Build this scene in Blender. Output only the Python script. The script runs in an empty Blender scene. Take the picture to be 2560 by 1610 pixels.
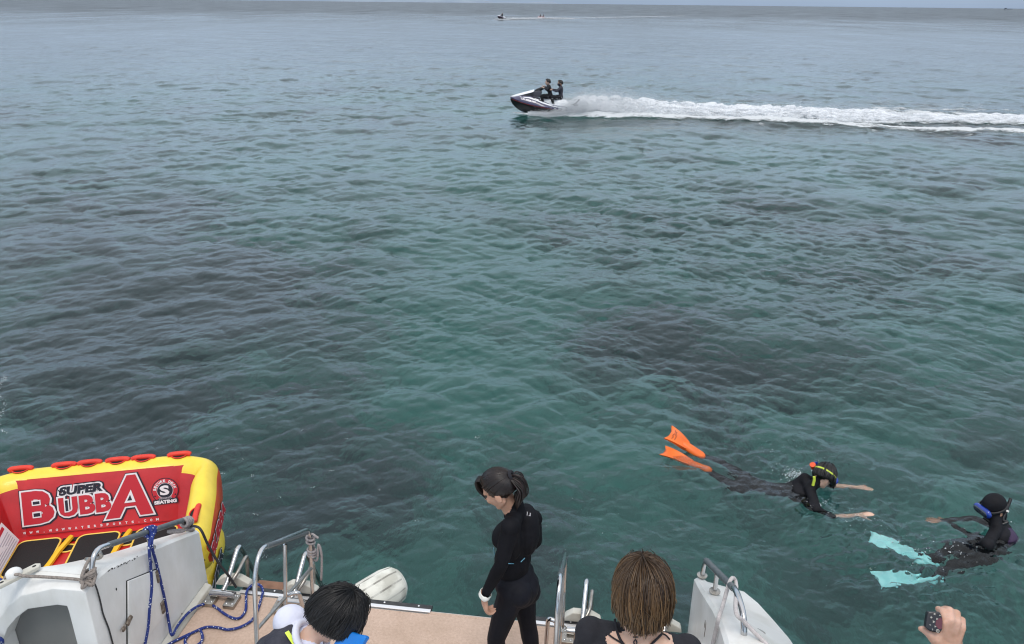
import bpy, bmesh, math, random
import numpy as np
from mathutils import Vector, Matrix

random.seed(7)
rng = np.random.default_rng(7)
S = bpy.context.scene
C = S.collection
V = Vector
rad = math.radians

# ------------------------------------------------------------------ camera
FPX, CAM_H, ROLL = 1950.0, 4.1, rad(0.61)
PITCH = math.atan((805 - 8) / FPX)
cp, sp = math.cos(PITCH), math.sin(PITCH)
_r0, _u0, FWD = V((1, 0, 0)), V((0, sp, cp)), V((0, cp, -sp))
RGT = _r0 * math.cos(ROLL) + _u0 * math.sin(ROLL)
UPV = _u0 * math.cos(ROLL) - _r0 * math.sin(ROLL)
CAM = V((0, 0, CAM_H))
cd = bpy.data.cameras.new('camera')
cam = bpy.data.objects.new('camera', cd)
C.objects.link(cam)
cd.sensor_width = 36.0
cd.lens = 36.0 * FPX / 2560.0
cd.clip_start, cd.clip_end = 0.05, 90000
M = Matrix((RGT, UPV, -FWD)).transposed().to_4x4()
M.translation = CAM
cam.matrix_world = M
S.camera = cam

# ------------------------------------------------------------------ world, sun, exposure
SUN_EL = 66
W = bpy.data.worlds.new('World')
S.world = W
W.use_nodes = True
nt = W.node_tree
nt.nodes.clear()
N = nt.nodes.new
out = N('ShaderNodeOutputWorld')
bg = N('ShaderNodeBackground')
bg.inputs[1].default_value = 0.13
sky = N('ShaderNodeTexSky')
sky.sky_type = 'NISHITA'
sky.sun_disc = False
sky.sun_elevation = rad(SUN_EL)
sky.sun_rotation = rad(180)
tc = N('ShaderNodeTexCoord')
sep = N('ShaderNodeSeparateXYZ')
nt.links.new(tc.outputs['Generated'], sep.inputs[0])
elev = N('ShaderNodeValToRGB')            # overcast: blue-grey low down, bright overhead
er = elev.color_ramp
er.elements[0].position = 0.0
er.elements[0].color = (0.27, 0.36, 0.51, 1)
er.elements[1].position = 1.0
er.elements[1].color = (1.0, 1.0, 1.0, 1)
for p, c in ((0.07, (0.45, 0.57, 0.74, 1)), (0.2, (0.70, 0.85, 1.02, 1)), (0.5, (0.80, 0.86, 0.93, 1))):
    e = er.elements.new(p); e.color = c
nt.links.new(sep.outputs['Z'], elev.inputs[0])
mp = N('ShaderNodeMapping')
mp.inputs['Scale'].default_value = (1.0, 1.0, 2.6)
nt.links.new(tc.outputs['Generated'], mp.inputs[0])
cn = N('ShaderNodeTexNoise')
cn.inputs['Scale'].default_value = 2.2
cn.inputs['Detail'].default_value = 6
nt.links.new(mp.outputs[0], cn.inputs['Vector'])
cr = N('ShaderNodeMapRange')
cr.inputs[1].default_value, cr.inputs[2].default_value = 0.3, 0.7
cr.inputs[3].default_value, cr.inputs[4].default_value = 8.0, 11.0
nt.links.new(cn.outputs['Fac'], cr.inputs[0])
vm = N('ShaderNodeVectorMath'); vm.operation = 'SCALE'
nt.links.new(elev.outputs[0], vm.inputs[0])
nt.links.new(cr.outputs[0], vm.inputs['Scale'])
mx = N('ShaderNodeMix'); mx.data_type = 'RGBA'
mx.inputs[0].default_value = 0.86
nt.links.new(sky.outputs[0], mx.inputs[6])
nt.links.new(vm.outputs[0], mx.inputs[7])
nt.links.new(mx.outputs[2], bg.inputs[0])
nt.links.new(bg.outputs[0], out.inputs[0])

sd = bpy.data.lights.new('sun', 'SUN')
sd.energy = 1.45
sd.angle = rad(24)
sd.color = (1.0, 0.96, 0.9)
sun = bpy.data.objects.new('sun', sd)
C.objects.link(sun)
sun.rotation_euler = (rad(90 - SUN_EL), 0, rad(0))    # light comes from behind the camera, high up
sun.location = (0, -10, 20)

S.view_settings.view_transform = 'Standard'
S.view_settings.look = 'None'
S.view_settings.exposure = 0.0
S.view_settings.gamma = 1.0
S.view_settings.use_curve_mapping = False
S.render.engine = 'CYCLES'
S.cycles.use_denoising = True
S.cycles.pixel_filter_type = 'BLACKMAN_HARRIS'
S.cycles.filter_width = 1.15
S.cycles.max_bounces = 12
S.cycles.sample_clamp_indirect = 6.0


# ------------------------------------------------------------------ finding places (pixels of the 2560 x 1610 photograph)
def ray(px, py):
    return (RGT * (px - 1280) - UPV * (py - 805) + FWD * FPX) / FPX

def at_z(px, py, z):
    d = ray(px, py)
    return CAM + d * ((z - CAM_H) / d.z)

def at_y(px, py, y):
    d = ray(px, py)
    return CAM + d * (y / d.y)

def at_d(px, py, k):
    return CAM + ray(px, py) * k

OL, OR = at_z(514, 1464, .4), at_z(1720, 1590, .4)
BO = (OL + OR) / 2
BX = (OR - OL).normalized()
BY = V((-BX.y, BX.x, 0))
HW = (OR - OL).length / 2          # half width of the swim platform, 1.617 m
BYAW = math.atan2(BX.y, BX.x)

def BW(s, y, z):                   # boat frame: s to starboard, y aft, z above the water
    return V((BO.x, BO.y, 0)) + BX * s + BY * y + V((0, 0, z))

def at_s(px, py, s):
    d = ray(px, py)
    return CAM + d * ((s - (CAM - BO).dot(BX)) / d.dot(BX))

def at_by(px, py, y):
    d = ray(px, py)
    return CAM + d * ((y - (CAM - BO).dot(BY)) / d.dot(BY))


# ------------------------------------------------------------------ materials
MATS = {}
def pm(name, col, rough=.5, metal=0., col2=None, vscale=6., vlo=.35, vhi=.65, bump=0., bscale=40., coat=0., spec=.5, tone=False, detail=4., sss=0., stain=None):
    m = bpy.data.materials.new(name)
    m.use_nodes = True
    t = m.node_tree
    b = t.nodes['Principled BSDF']
    b.inputs['Base Color'].default_value = (*col, 1)
    b.inputs['Roughness'].default_value = rough
    b.inputs['Metallic'].default_value = metal
    b.inputs['Coat Weight'].default_value = coat
    b.inputs['Specular IOR Level'].default_value = spec
    if sss:
        b.inputs['Subsurface Weight'].default_value = sss
        b.inputs['Subsurface Radius'].default_value = (.012, .005, .003)
        b.inputs['Subsurface Scale'].default_value = 1.0
    tcn = t.nodes.new('ShaderNodeTexCoord')
    if tone:
        at = t.nodes.new('ShaderNodeAttribute'); at.attribute_name = 'tone'
        rp = t.nodes.new('ShaderNodeValToRGB')
        rp.color_ramp.elements[0].color = (*col, 1)
        rp.color_ramp.elements[1].color = (*col2, 1)
        t.links.new(at.outputs['Fac'], rp.inputs[0])
        t.links.new(rp.outputs[0], b.inputs['Base Color'])
    elif col2 is not None:
        n = t.nodes.new('ShaderNodeTexNoise')
        n.inputs['Scale'].default_value = vscale
        n.inputs['Detail'].default_value = detail
        rp = t.nodes.new('ShaderNodeValToRGB')
        rp.color_ramp.elements[0].position = vlo
        rp.color_ramp.elements[1].position = vhi
        rp.color_ramp.elements[0].color = (*col, 1)
        rp.color_ramp.elements[1].color = (*col2, 1)
        t.links.new(tcn.outputs['Object'], n.inputs['Vector'])
        t.links.new(n.outputs['Fac'], rp.inputs[0])
        t.links.new(rp.outputs[0], b.inputs['Base Color'])
    if stain:                              # weathering: (scale, darkest factor, stretch down the wall)
        ns = t.nodes.new('ShaderNodeTexNoise'); ns.inputs['Scale'].default_value = stain[0]; ns.inputs['Detail'].default_value = 7; ns.inputs['Roughness'].default_value = .62
        ms = t.nodes.new('ShaderNodeMapping'); ms.inputs['Scale'].default_value = (1, 1, stain[2])
        rs = t.nodes.new('ShaderNodeValToRGB')
        rs.color_ramp.elements[0].position = .30; rs.color_ramp.elements[1].position = .58
        k_ = stain[1]; rs.color_ramp.elements[0].color = (k_, k_ * .985, k_ * .95, 1)
        mm = t.nodes.new('ShaderNodeMix'); mm.data_type = 'RGBA'; mm.blend_type = 'MULTIPLY'; mm.inputs[0].default_value = 1
        t.links.new(tcn.outputs['Object'], ms.inputs[0]); t.links.new(ms.outputs[0], ns.inputs['Vector']); t.links.new(ns.outputs['Fac'], rs.inputs[0])
        src = b.inputs['Base Color'].links[0].from_socket
        t.links.new(src, mm.inputs[6]); t.links.new(rs.outputs[0], mm.inputs[7]); t.links.new(mm.outputs[2], b.inputs['Base Color'])
    if bump:
        n2 = t.nodes.new('ShaderNodeTexNoise')
        n2.inputs['Scale'].default_value = bscale
        n2.inputs['Detail'].default_value = 4
        bp = t.nodes.new('ShaderNodeBump')
        bp.inputs['Strength'].default_value = bump
        bp.inputs['Distance'].default_value = .02
        t.links.new(tcn.outputs['Object'], n2.inputs['Vector'])
        t.links.new(n2.outputs['Fac'], bp.inputs['Height'])
        t.links.new(bp.outputs[0], b.inputs['Normal'])
    MATS[name] = m
    return m

pm('white_gelcoat', (.72, .72, .71), .32, col2=(.80, .80, .79), vscale=3, bump=.02, bscale=9, stain=(5., .86, .35))
pm('grey_gelcoat', (.17, .17, .165), .5, col2=(.215, .21, .20), vscale=2.5)
pm('deck_carpet', (.55, .40, .315), .95, col2=(.65, .485, .39), vscale=60, bump=.5, bscale=220, vlo=.3, vhi=.7, detail=8, stain=(2.6, .83, 1.))
pm('steel', (.62, .62, .63), .16, 1.0, col2=(.5, .5, .5), vscale=8)
pm('dull_steel', (.45, .43, .40), .38, 1.0, col2=(.32, .30, .27), vscale=30)
pm('black_rubber', (.022, .022, .024), .6, col2=(.05, .05, .05), vscale=20)
pm('grey_grip', (.09, .105, .115), .45, col2=(.13, .145, .155), vscale=25)
pm('aluminium', (.78, .78, .80), .35, .6)
pm('wood', (.16, .075, .04), .55, col2=(.24, .12, .07), vscale=14)
pm('cream_plastic', (.62, .60, .54), .45, col2=(.5, .48, .42), vscale=9)
pm('dark_gap', (.02, .02, .02), .8)
pm('rust', (.10, .07, .05), .6, .3, col2=(.28, .24, .20), vscale=60)
pm('tube_red', (.49, .013, .018), .42, col2=(.57, .020, .024), vscale=3, bump=.24, bscale=7, coat=.15, stain=(6., .86, 1.))
pm('tube_bright_red', (.72, .03, .035), .4, coat=.2)
pm('tube_orange', (.62, .095, .02), .45, col2=(.50, .05, .02), vscale=5)
pm('tube_yellow', (.86, .66, .06), .42, col2=(.82, .60, .05), vscale=4, bump=.22, bscale=7, coat=.15, stain=(9., .93, 1.))
pm('handle_red', (.75, .045, .02), .55, col2=(.66, .03, .015), vscale=20, bump=.2, bscale=60)
pm('print_white', (.78, .74, .76), .5)
pm('print_grey', (.45, .42, .46), .6)
pm('print_black', (.012, .010, .022), .5)
pm('print_red', (.52, .016, .03), .5)
pm('mesh_black', (.006, .006, .007), .75, bump=.3, bscale=300)
pm('strap_yellow', (.85, .50, .02), .6)
pm('piping_yellow', (.85, .58, .10), .5)
pm('fender_white', (.50, .49, .43), .6, col2=(.74, .73, .66), vscale=7, vlo=.36, vhi=.52, detail=7, bump=.1, bscale=20)
pm('fender_dirt', (.26, .25, .22), .7, col2=(.60, .59, .54), vscale=8, vlo=.42, vhi=.56, detail=6)
pm('neoprene', (.006, .006, .008), .7, col2=(.011, .011, .015), vscale=9, bump=.12, bscale=30, spec=.2)
pm('neoprene_navy', (.004, .0045, .0075), .7, col2=(.007, .0075, .013), vscale=7, bump=.12, bscale=25, spec=.2)
pm('lycra_black', (.004, .004, .006), .75, col2=(.008, .008, .011), vscale=10, bump=.15, bscale=22, spec=.15)
pm('suit_purple', (.03, .012, .05), .6)
pm('cloth_black', (.008, .008, .012), .9, col2=(.016, .016, .022), vscale=14, bump=.3, bscale=35)
pm('cloth_white', (.70, .71, .82), .85, col2=(.60, .61, .74), vscale=9, bump=.35, bscale=14)
pm('vest_dark', (.020, .020, .034), .75, col2=(.035, .035, .05), vscale=30, bump=.3, bscale=60)
pm('vest_flash', (.72, .86, .10), .6)
pm('blue_foam', (.0, .17, .60), .55, col2=(.0, .20, .66), vscale=5)
pm('light_blue', (.14, .38, .52), .5)
pm('skin', (.46, .26, .18), .5, col2=(.52, .30, .21), vscale=14, sss=.25, bump=.06, bscale=60)
pm('skin_pale', (.60, .38, .28), .5, col2=(.66, .43, .33), vscale=16, sss=.25, bump=.05, bscale=70)
pm('skin_hand', (.50, .28, .19), .48, col2=(.62, .38, .29), vscale=22, sss=.25, bump=.12, bscale=90)
pm('skin_tan', (.36, .20, .13), .5)
pm('lips', (.40, .12, .10), .45)
pm('eye', (.02, .015, .012), .25)
pm('hair_black', (.004, .004, .005), .42, col2=(.018, .014, .013), tone=True)
pm('hair_dark', (.005, .004, .004), .36, col2=(.026, .012, .010), tone=True)
pm('hair_brown', (.020, .009, .004), .40, col2=(.30, .175, .08), tone=True)
pm('fin_orange', (.86, .17, .02), .45, col2=(.78, .14, .02), vscale=8)
pm('fin_blue', (.36, .84, .84), .4, col2=(.48, .90, .90), vscale=14)
pm('plastic_white', (.78, .77, .72), .35)
pm('mask_blue', (.01, .04, .30), .25, coat=.5)
pm('strap_lime', (.62, .75, .08), .5)
pm('snorkel_orange', (.80, .10, .03), .4)
pm('glass_dark', (.02, .03, .05), .08, coat=1.)
pm('ski_navy', (.035, .035, .085), .3, col2=(.05, .045, .11), vscale=4, coat=.6)
pm('ski_black', (.008, .008, .010), .35)
pm('ski_white', (.78, .79, .82), .3, coat=.6)
pm('ski_red', (.30, .02, .015), .4)
pm('ski_grey', (.07, .07, .085), .5)
pm('foam', (.82, .84, .87), .9, col2=(.72, .76, .80), vscale=5, spec=.1)
pm('case_black', (.008, .007, .012), .28, coat=.4)
pm('case_reflection_red', (.10, .012, .025), .25, coat=.6)
pm('case_pale', (.42, .40, .36), .5)
pm('rope_grey', (.30, .27, .27), .85, col2=(.42, .38, .38), vscale=70, bump=.6, bscale=150)
pm('rope_tan', (.22, .19, .17), .85, col2=(.34, .29, .26), vscale=80, bump=.6, bscale=150)
pm('rope_dark', (.03, .03, .032), .8)
pm('rope_white', (.60, .56, .55), .85, col2=(.5, .46, .46), vscale=70, bump=.5, bscale=150)
pm('rope_blue', (.008, .03, .26), .6, col2=(.012, .05, .36), vscale=40, bump=.5, bscale=160)
pm('hill_haze_blue', (.20, .25, .33), .9, col2=(.24, .29, .36), vscale=.002)  # distance haze put into the colour of the hills as blue-grey
pm('ship_grey', (.10, .12, .15), .7)
pm('inflatable_pink', (.42, .34, .36), .5)

# blue rope with white flecks woven in
m = MATS['rope_blue']; t = m.node_tree; b = t.nodes['Principled BSDF']
vo = t.nodes.new('ShaderNodeTexVoronoi'); vo.inputs['Scale'].default_value = 62
tcn = t.nodes.new('ShaderNodeTexCoord')
rp = t.nodes.new('ShaderNodeValToRGB')
rp.color_ramp.interpolation = 'CONSTANT'
rp.color_ramp.elements[0].color = (.7, .73, .8, 1)
rp.color_ramp.elements[1].position = .24
rp.color_ramp.elements[1].color = (.010, .030, .20, 1)
t.links.new(tcn.outputs['Object'], vo.inputs['Vector'])
t.links.new(vo.outputs['Distance'], rp.inputs[0])
t.links.new(rp.outputs[0], b.inputs['Base Color'])


# ------------------------------------------------------------------ building blocks
FRAMES = {}

def tag(o, label=None, cat=None, group=None, kind=None):
    if label: o['label'] = label
    if cat: o['category'] = cat
    if group: o['group'] = group
    if kind: o['kind'] = kind
    return o

def thing(name, loc, label, cat, rotz=0., group=None):
    o = bpy.data.objects.new(name, None)
    o.empty_display_size = .1
    C.objects.link(o)
    o.location = loc
    o.rotation_euler = (0, 0, rotz)
    FRAMES[o.name] = (Matrix.Translation(V(loc)) @ Matrix.Rotation(rotz, 4, 'Z')).inverted()
    return tag(o, label, cat, group)

def finish(name, me, mats, parent=None, origin=None, smooth=True, angle=40):
    for k in mats:
        me.materials.append(MATS[k] if isinstance(k, str) else k)
    o = bpy.data.objects.new(name, me)
    C.objects.link(o)
    if parent is not None:
        inv = FRAMES[parent.name]
        me.transform(inv)
        FRAMES[o.name] = inv
        o.parent = parent
    elif origin is not None:
        me.transform(Matrix.Translation(-V(origin)))
        o.location = origin
        FRAMES[o.name] = Matrix.Translation(-V(origin))
    else:
        FRAMES[o.name] = Matrix.Identity(4)
    if smooth:
        me.polygons.foreach_set('use_smooth', [True] * len(me.polygons))
        if angle < 180:
            me.set_sharp_from_angle(angle=rad(angle))
    me.update()
    return o

def basis(d, hint=None):
    d = V(d).normalized()
    h = V(hint) if hint is not None else (V((0, 0, 1)) if abs(d.z) < .95 else V((1, 0, 0)))
    e1 = h - d * h.dot(d)
    if e1.length < 1e-6:
        e1 = d.orthogonal()
    e1.normalize()
    return d, e1, d.cross(e1)

class MB:
    def __init__(self):
        self.v, self.f, self.m, self.t = [], [], [], []
    def add(self, vs, fs, mat=0, tone=0.):
        b = len(self.v)
        self.v.extend(tuple(p) for p in vs)
        self.f.extend(tuple(i + b for i in f) for f in fs)
        self.m.extend([mat] * len(fs))
        self.t.extend([tone] * len(vs))
        return self
    def box(self, c, size, R=None, mat=0):
        c = V(c); sx, sy, sz = (x / 2 for x in size)
        R = R or Matrix.Identity(3)
        vs = [c + R @ V((x * sx, y * sy, z * sz)) for x in (-1, 1) for y in (-1, 1) for z in (-1, 1)]
        return self.add(vs, [(0, 1, 3, 2), (4, 6, 7, 5), (0, 4, 5, 1), (2, 3, 7, 6), (0, 2, 6, 4), (1, 5, 7, 3)], mat)
    def prism(self, poly, ext, mat=0):      # poly: world points in a loop, ext: vector
        n = len(poly); ext = V(ext)
        vs = [V(p) for p in poly] + [V(p) + ext for p in poly]
        fs = [tuple(range(n))[::-1], tuple(range(n, 2 * n))] + [(i, (i + 1) % n, n + (i + 1) % n, n + i) for i in range(n)]
        return self.add(vs, fs, mat)
    def rings(self, rings, mat=0, caps=True, closed=False, tone=0.):
        n = len(rings[0]); vs = [p for r in rings for p in r]; fs = []
        k = len(rings)
        for i in range(k if closed else k - 1):
            a, b2 = i * n, ((i + 1) % k) * n
            for j in range(n):
                fs.append((a + j, a + (j + 1) % n, b2 + (j + 1) % n, b2 + j))
        if caps and not closed:
            fs.append(tuple(range(n))[::-1]); fs.append(tuple(range((k - 1) * n, k * n)))
        return self.add(vs, fs, mat, tone)
    def tube(self, pts, r, n=8, mat=0, closed=False, tone=0., caps=True):
        pts = [V(p) for p in pts]; k = len(pts)
        rr = r if isinstance(r, (list, tuple)) else [r] * k
        rs = []; prev = None
        for i in range(k):
            if closed: d = pts[(i + 1) % k] - pts[i - 1]
            else: d = pts[min(i + 1, k - 1)] - pts[max(i - 1, 0)]
            d, e1, e2 = basis(d, prev)
            prev = e1
            rs.append([pts[i] + (e1 * math.cos(a) + e2 * math.sin(a)) * rr[i] for a in (2 * math.pi * j / n for j in range(n))])
        return self.rings(rs, mat, caps, closed, tone)
    def ell(self, c, ax, mat=0, nu=14, nv=9):
        c = V(c); a, b, d = (V(x) for x in ax)
        rs = []
        for i in range(1, nv):
            ph = math.pi * i / nv
            rs.append([c + d * math.cos(ph) + (a * math.cos(2 * math.pi * j / nu) + b * math.sin(2 * math.pi * j / nu)) * math.sin(ph) for j in range(nu)])
        vs = [c + d] + [p for r in rs for p in r] + [c - d]
        fs = [(0, 1 + j, 1 + (j + 1) % nu) for j in range(nu)]
        for i in range(nv - 2):
            o = 1 + i * nu
            fs += [(o + j, o + nu + j, o + nu + (j + 1) % nu, o + (j + 1) % nu) for j in range(nu)]
        o = 1 + (nv - 2) * nu; e = len(vs) - 1
        fs += [(o + (j + 1) % nu, o + j, e) for j in range(nu)]
        return self.add(vs, fs, mat)
    def cap(self, p0, p1, r0, r1, nrm=None, sq=1., mat=0, n=12):
        p0, p1 = V(p0), V(p1)
        d, e1, e2 = basis(p1 - p0, nrm)
        rs = []
        for a in (-85, -60, -30, 0):
            rs.append((p0 + d * r0 * math.sin(rad(a)) * .95, r0 * math.cos(rad(a))))
        for a in (0, 30, 60, 85):
            rs.append((p1 + d * r1 * math.sin(rad(a)) * .95, r1 * math.cos(rad(a))))
        R = [[c + (e1 * math.cos(t) * sq + e2 * math.sin(t)) * r for t in (2 * math.pi * j / n for j in range(n))] for c, r in rs]
        return self.rings(R, mat)
    def mesh(self, name):
        me = bpy.data.meshes.new(name)
        me.from_pydata(self.v, [], self.f)
        me.polygons.foreach_set('material_index', self.m)
        if any(self.t):
            at = me.attributes.new('tone', 'FLOAT', 'POINT')
            at.data.foreach_set('value', self.t)
        me.update()
        return me
    def build(self, name, mats, parent=None, origin=None, smooth=True, angle=40, bevel=0., label=None):
        me = self.mesh(name)
        bm = bmesh.new(); bm.from_mesh(me)
        bmesh.ops.recalc_face_normals(bm, faces=bm.faces)
        if bevel:
            es = [e for e in bm.edges if len(e.link_faces) == 2 and e.calc_face_angle(0) > rad(25)]
            bmesh.ops.bevel(bm, geom=es, offset=bevel, segments=3, profile=.6, affect='EDGES', clamp_overlap=True)
        bm.to_mesh(me); bm.free()
        if isinstance(mats, str): mats = [mats]
        o = finish(name, me, mats, parent, origin, smooth, angle)
        if label: o['label'] = label
        return o

def spline(pts, per=6, closed=False):
    P = [V(p) for p in pts]; k = len(P); res = []
    rngi = range(k) if closed else range(k - 1)
    for i in rngi:
        if closed: a, b, c, d = P[i - 1], P[i], P[(i + 1) % k], P[(i + 2) % k]
        else: a, b, c, d = P[max(i - 1, 0)], P[i], P[i + 1], P[min(i + 2, k - 1)]
        for j in range(per):
            t = j / per
            res.append(.5 * ((2 * b) + (c - a) * t + (2 * a - 5 * b + 4 * c - d) * t * t + (3 * b - a - 3 * c + d) * t ** 3))
    if not closed: res.append(P[-1])
    return res

def rounded(pts, r, per=5):            # polyline with rounded corners (bent tube)
    P = [V(p) for p in pts]; res = [P[0]]
    for i in range(1, len(P) - 1):
        a, b, c = P[i - 1], P[i], P[i + 1]
        ra = min(r, (a - b).length * .49, (c - b).length * .49)
        p, q = b + (a - b).normalized() * ra, b + (c - b).normalized() * ra
        for j in range(per + 1):
            t = j / per
            res.append(p * (1 - t) ** 2 + b * 2 * t * (1 - t) + q * t * t)
    res.append(P[-1])
    return res

def text(body, mat, o, ux, uy, w, h, parent, off=.03, outline=0., lift=.0, shear=0., spacing=1., thick=.0008, name='lettering', label=None):
    """flat lettering: fills the box w x h from corner o along unit axes ux, uy; outline widens it (in metres)"""
    ux, uy = V(ux).normalized(), V(uy).normalized()
    uz = ux.cross(uy).normalized()
    cu = bpy.data.curves.new('lettering', 'FONT')
    cu.body = body; cu.size = 1; cu.shear = shear; cu.space_character = spacing
    cu.resolution_u = 3
    ob = bpy.data.objects.new('lettering_tmp', cu); C.objects.link(ob)
    def grab(of):
        cu.offset = of
        dg = bpy.context.evaluated_depsgraph_get()
        me = bpy.data.meshes.new_from_object(ob.evaluated_get(dg))
        return me
    me0 = grab(off)
    co = np.array([v.co[:] for v in me0.vertices])
    mn, mxx = co.min(0), co.max(0)
    sx, sy = w / (mxx[0] - mn[0]), h / (mxx[1] - mn[1])
    me = grab(off + outline / ((sx + sy) / 2)) if outline else me0
    Mx = Matrix.Identity(4)
    Mx.col[0] = (*(ux * sx), 0); Mx.col[1] = (*(uy * sy), 0); Mx.col[2] = (*uz, 0)
    Mx.col[3] = (*(V(o) - ux * sx * mn[0] - uy * sy * mn[1] + uz * lift), 1)
    me.transform(Mx)
    bm = bmesh.new(); bm.from_mesh(me)
    r = bmesh.ops.extrude_face_region(bm, geom=bm.faces[:])
    bmesh.ops.translate(bm, vec=-uz * thick, verts=[g for g in r['geom'] if isinstance(g, bmesh.types.BMVert)])
    bmesh.ops.recalc_face_normals(bm, faces=bm.faces)
    bm.to_mesh(me); bm.free()
    C.objects.unlink(ob); bpy.data.objects.remove(ob)
    me.materials.clear()
    me.polygons.foreach_set('use_smooth', [False] * len(me.polygons))
    ob = finish(name, me, [mat], parent, smooth=False)
    if label: ob['label'] = label
    return ob


# ================================================================== THE SEA
def wave_spectrum(L, Nn, dirs, lam_p, slope, seed, lam_min):
    g = np.random.default_rng(seed)
    k1 = 2 * np.pi * np.fft.fftfreq(Nn, L / Nn)
    kx, ky = np.meshgrid(k1, k1, indexing='ij')
    k = np.hypot(kx, ky); k[0, 0] = 1e9
    th = np.arctan2(ky, kx)
    D = np.full_like(k, .003)
    for a, wgt, sh in dirs:
        D += wgt * np.clip(np.cos(th - rad(a)), 0, 1) ** sh
    kp = 2 * np.pi / lam_p
    A = k ** -1.95 * np.exp(-.62 * (kp / k) ** 2) * np.sqrt(D) * np.exp(-(k * lam_min / (2 * np.pi)) ** 2 * .5)
    A[0, 0] = 0
    Z = (g.normal(size=k.shape) + 1j * g.normal(size=k.shape)) * A
    s = np.sqrt(np.mean(np.fft.ifft2(1j * kx * Z).real ** 2 + np.fft.ifft2(1j * ky * Z).real ** 2))
    return Z * (slope / s), kx, ky, k

class Tile:
    def __init__(self, L, Nn, dirs, lam_p, slope, seed, lam_min, rot, chop):
        self.L, self.N, self.rot, self.chop = L, Nn, rot, chop
        Z, kx, ky, k = wave_spectrum(L, Nn, dirs, lam_p, slope, seed, lam_min)
        self.sig = [0., .06, .12, .25, .5, 1., 2.]
        self.mips = []
        for s in self.sig:
            Zs = Z * np.exp(-(k * s) ** 2 / 2)
            self.mips.append([np.fft.ifft2(q).real for q in (Zs, -1j * kx / k * Zs, -1j * ky / k * Zs)])
    def sample(self, x, y, mip):
        c, s = math.cos(self.rot), math.sin(self.rot)
        u = (x * c + y * s) / self.L * self.N; v = (-x * s + y * c) / self.L * self.N
        i0 = np.floor(u).astype(int); j0 = np.floor(v).astype(int)
        fu, fv = u - i0, v - j0
        i0 %= self.N; j0 %= self.N; i1 = (i0 + 1) % self.N; j1 = (j0 + 1) % self.N
        o = []
        for F in self.mips[mip]:
            o.append(F[i0, j0] * (1 - fu) * (1 - fv) + F[i1, j0] * fu * (1 - fv) + F[i0, j1] * (1 - fu) * fv + F[i1, j1] * fu * fv)
        h, dx, dy = o
        dx, dy = dx * self.chop, dy * self.chop
        return h, dx * c - dy * s, dx * s + dy * c

TILES = [Tile(31.0, 512, [(48, 1., 18), (124, .9, 18), (84, .5, 8)], 1.35, .150, 11, .09, .0, 1.25),
         Tile(7.3, 512, [(24, 1., 9), (108, .9, 9), (66, .4, 4)], .36, .165, 5, .022, .35, 1.15),
         Tile(211.0, 512, [(70, 1., 6), (115, .9, 6)], 3.6, .042, 31, .9, .15, .8),
         Tile(97.0, 512, [(60, 1., 5), (120, .5, 4)], 9.0, .045, 23, .6, -.2, .6)]

# the wake of the near jet ski: from its stern, running off to starboard of the picture
WK0, WK1 = at_z(1440, 286, 0), at_z(2400, 308, 0)
WD = (WK1 - WK0).normalized(); WN = V((-WD.y, WD.x, 0))       # WN points away from the camera
def wake_sn(x, y):
    return (x - WK0.x) * WD.x + (y - WK0.y) * WD.y, (x - WK0.x) * WN.x + (y - WK0.y) * WN.y

def fbm(x, y, sc, seed, oct=5):
    g = np.random.default_rng(seed); o = np.zeros_like(x); a = 1.
    for i in range(oct):
        for q in range(3):
            th, ph = g.uniform(0, 2 * np.pi), g.uniform(0, 6.28)
            th2, ph2 = g.uniform(0, 2 * np.pi), g.uniform(0, 6.28)
            o += a * np.sin(sc * (x * np.cos(th) + y * np.sin(th)) + ph + 1.6 * np.sin(sc * .7 * (x * np.cos(th2) + y * np.sin(th2)) + ph2))
        sc *= 2.03; a *= .55
    return o / 3.2

def sea_height(x, y, spacing):
    """wave height and sideways shift at world x, y; spacing is the local mesh size (numpy arrays)"""
    z = np.zeros_like(x); ox = np.zeros_like(x); oy = np.zeros_like(x)
    lev = np.clip(np.log2(np.maximum(spacing, 1e-3) * .12 / .06) + 1, 0, 5.999)
    patch = np.clip(1. + .55 * fbm(x, y, .42, 61, 4), .25, 1.8)     # gusts: ruffled and slick areas
    for T in TILES:
        pm_ = patch if T.L < 10 else (.75 + .25 * patch if T.L < 40 else 1. + 0 * patch)
        for mi in range(7):
            w = np.clip(1 - np.abs(lev - mi), 0, 1)
            sel = w > 0
            if not sel.any(): continue
            h, a, b = T.sample(x[sel], y[sel], mi)
            q_ = w[sel] * pm_[sel]
            z[sel] += h * q_; ox[sel] += a * q_; oy[sel] += b * q_
    lee = .58 + .42 * np.clip((np.hypot(x, y) - 5.5) / 9, 0, 1)      # calmer in the lee of the hull
    z *= lee; ox *= lee; oy *= lee
    for px, py, rad_, amp in ((1900, 1200, 1.1, .010), (2240, 1390, .75, .020), (2080, 1250, .5, .012), (2460, 1350, .6, .010)):   # water stirred by the swimmers
        c = at_z(px, py, 0); dx, dy = x - c.x, y - c.y
        near_ = np.hypot(dx, dy) < rad_ * 3
        if near_.any():
            a, b = dx[near_], dy[near_]
            z[near_] += amp * np.exp(-(a * a + b * b) / rad_ ** 2) * fbm(a + px, b, 24., 41, 3)
    s, n = wake_sn(x, y)
    for side, n0, dn, amp, wd in ((1, .55, .14, .20, .45), (-1, .5, .13, .13, .38)):
        c = side * (n0 + dn * np.maximum(s, 0))
        z += amp * np.exp(-((n - c) / (wd + .03 * np.maximum(s, 0))) ** 2) * np.clip((s + 1) / 2, 0, 1) * np.exp(-np.maximum(s, 0) / 30)
    z -= .12 * np.exp(-(n / (.5 + .06 * np.maximum(s, 0))) ** 2) * np.clip((s + 1) / 2, 0, 1) * np.exp(-np.maximum(s, 0) / 18)
    return z, ox, oy

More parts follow.
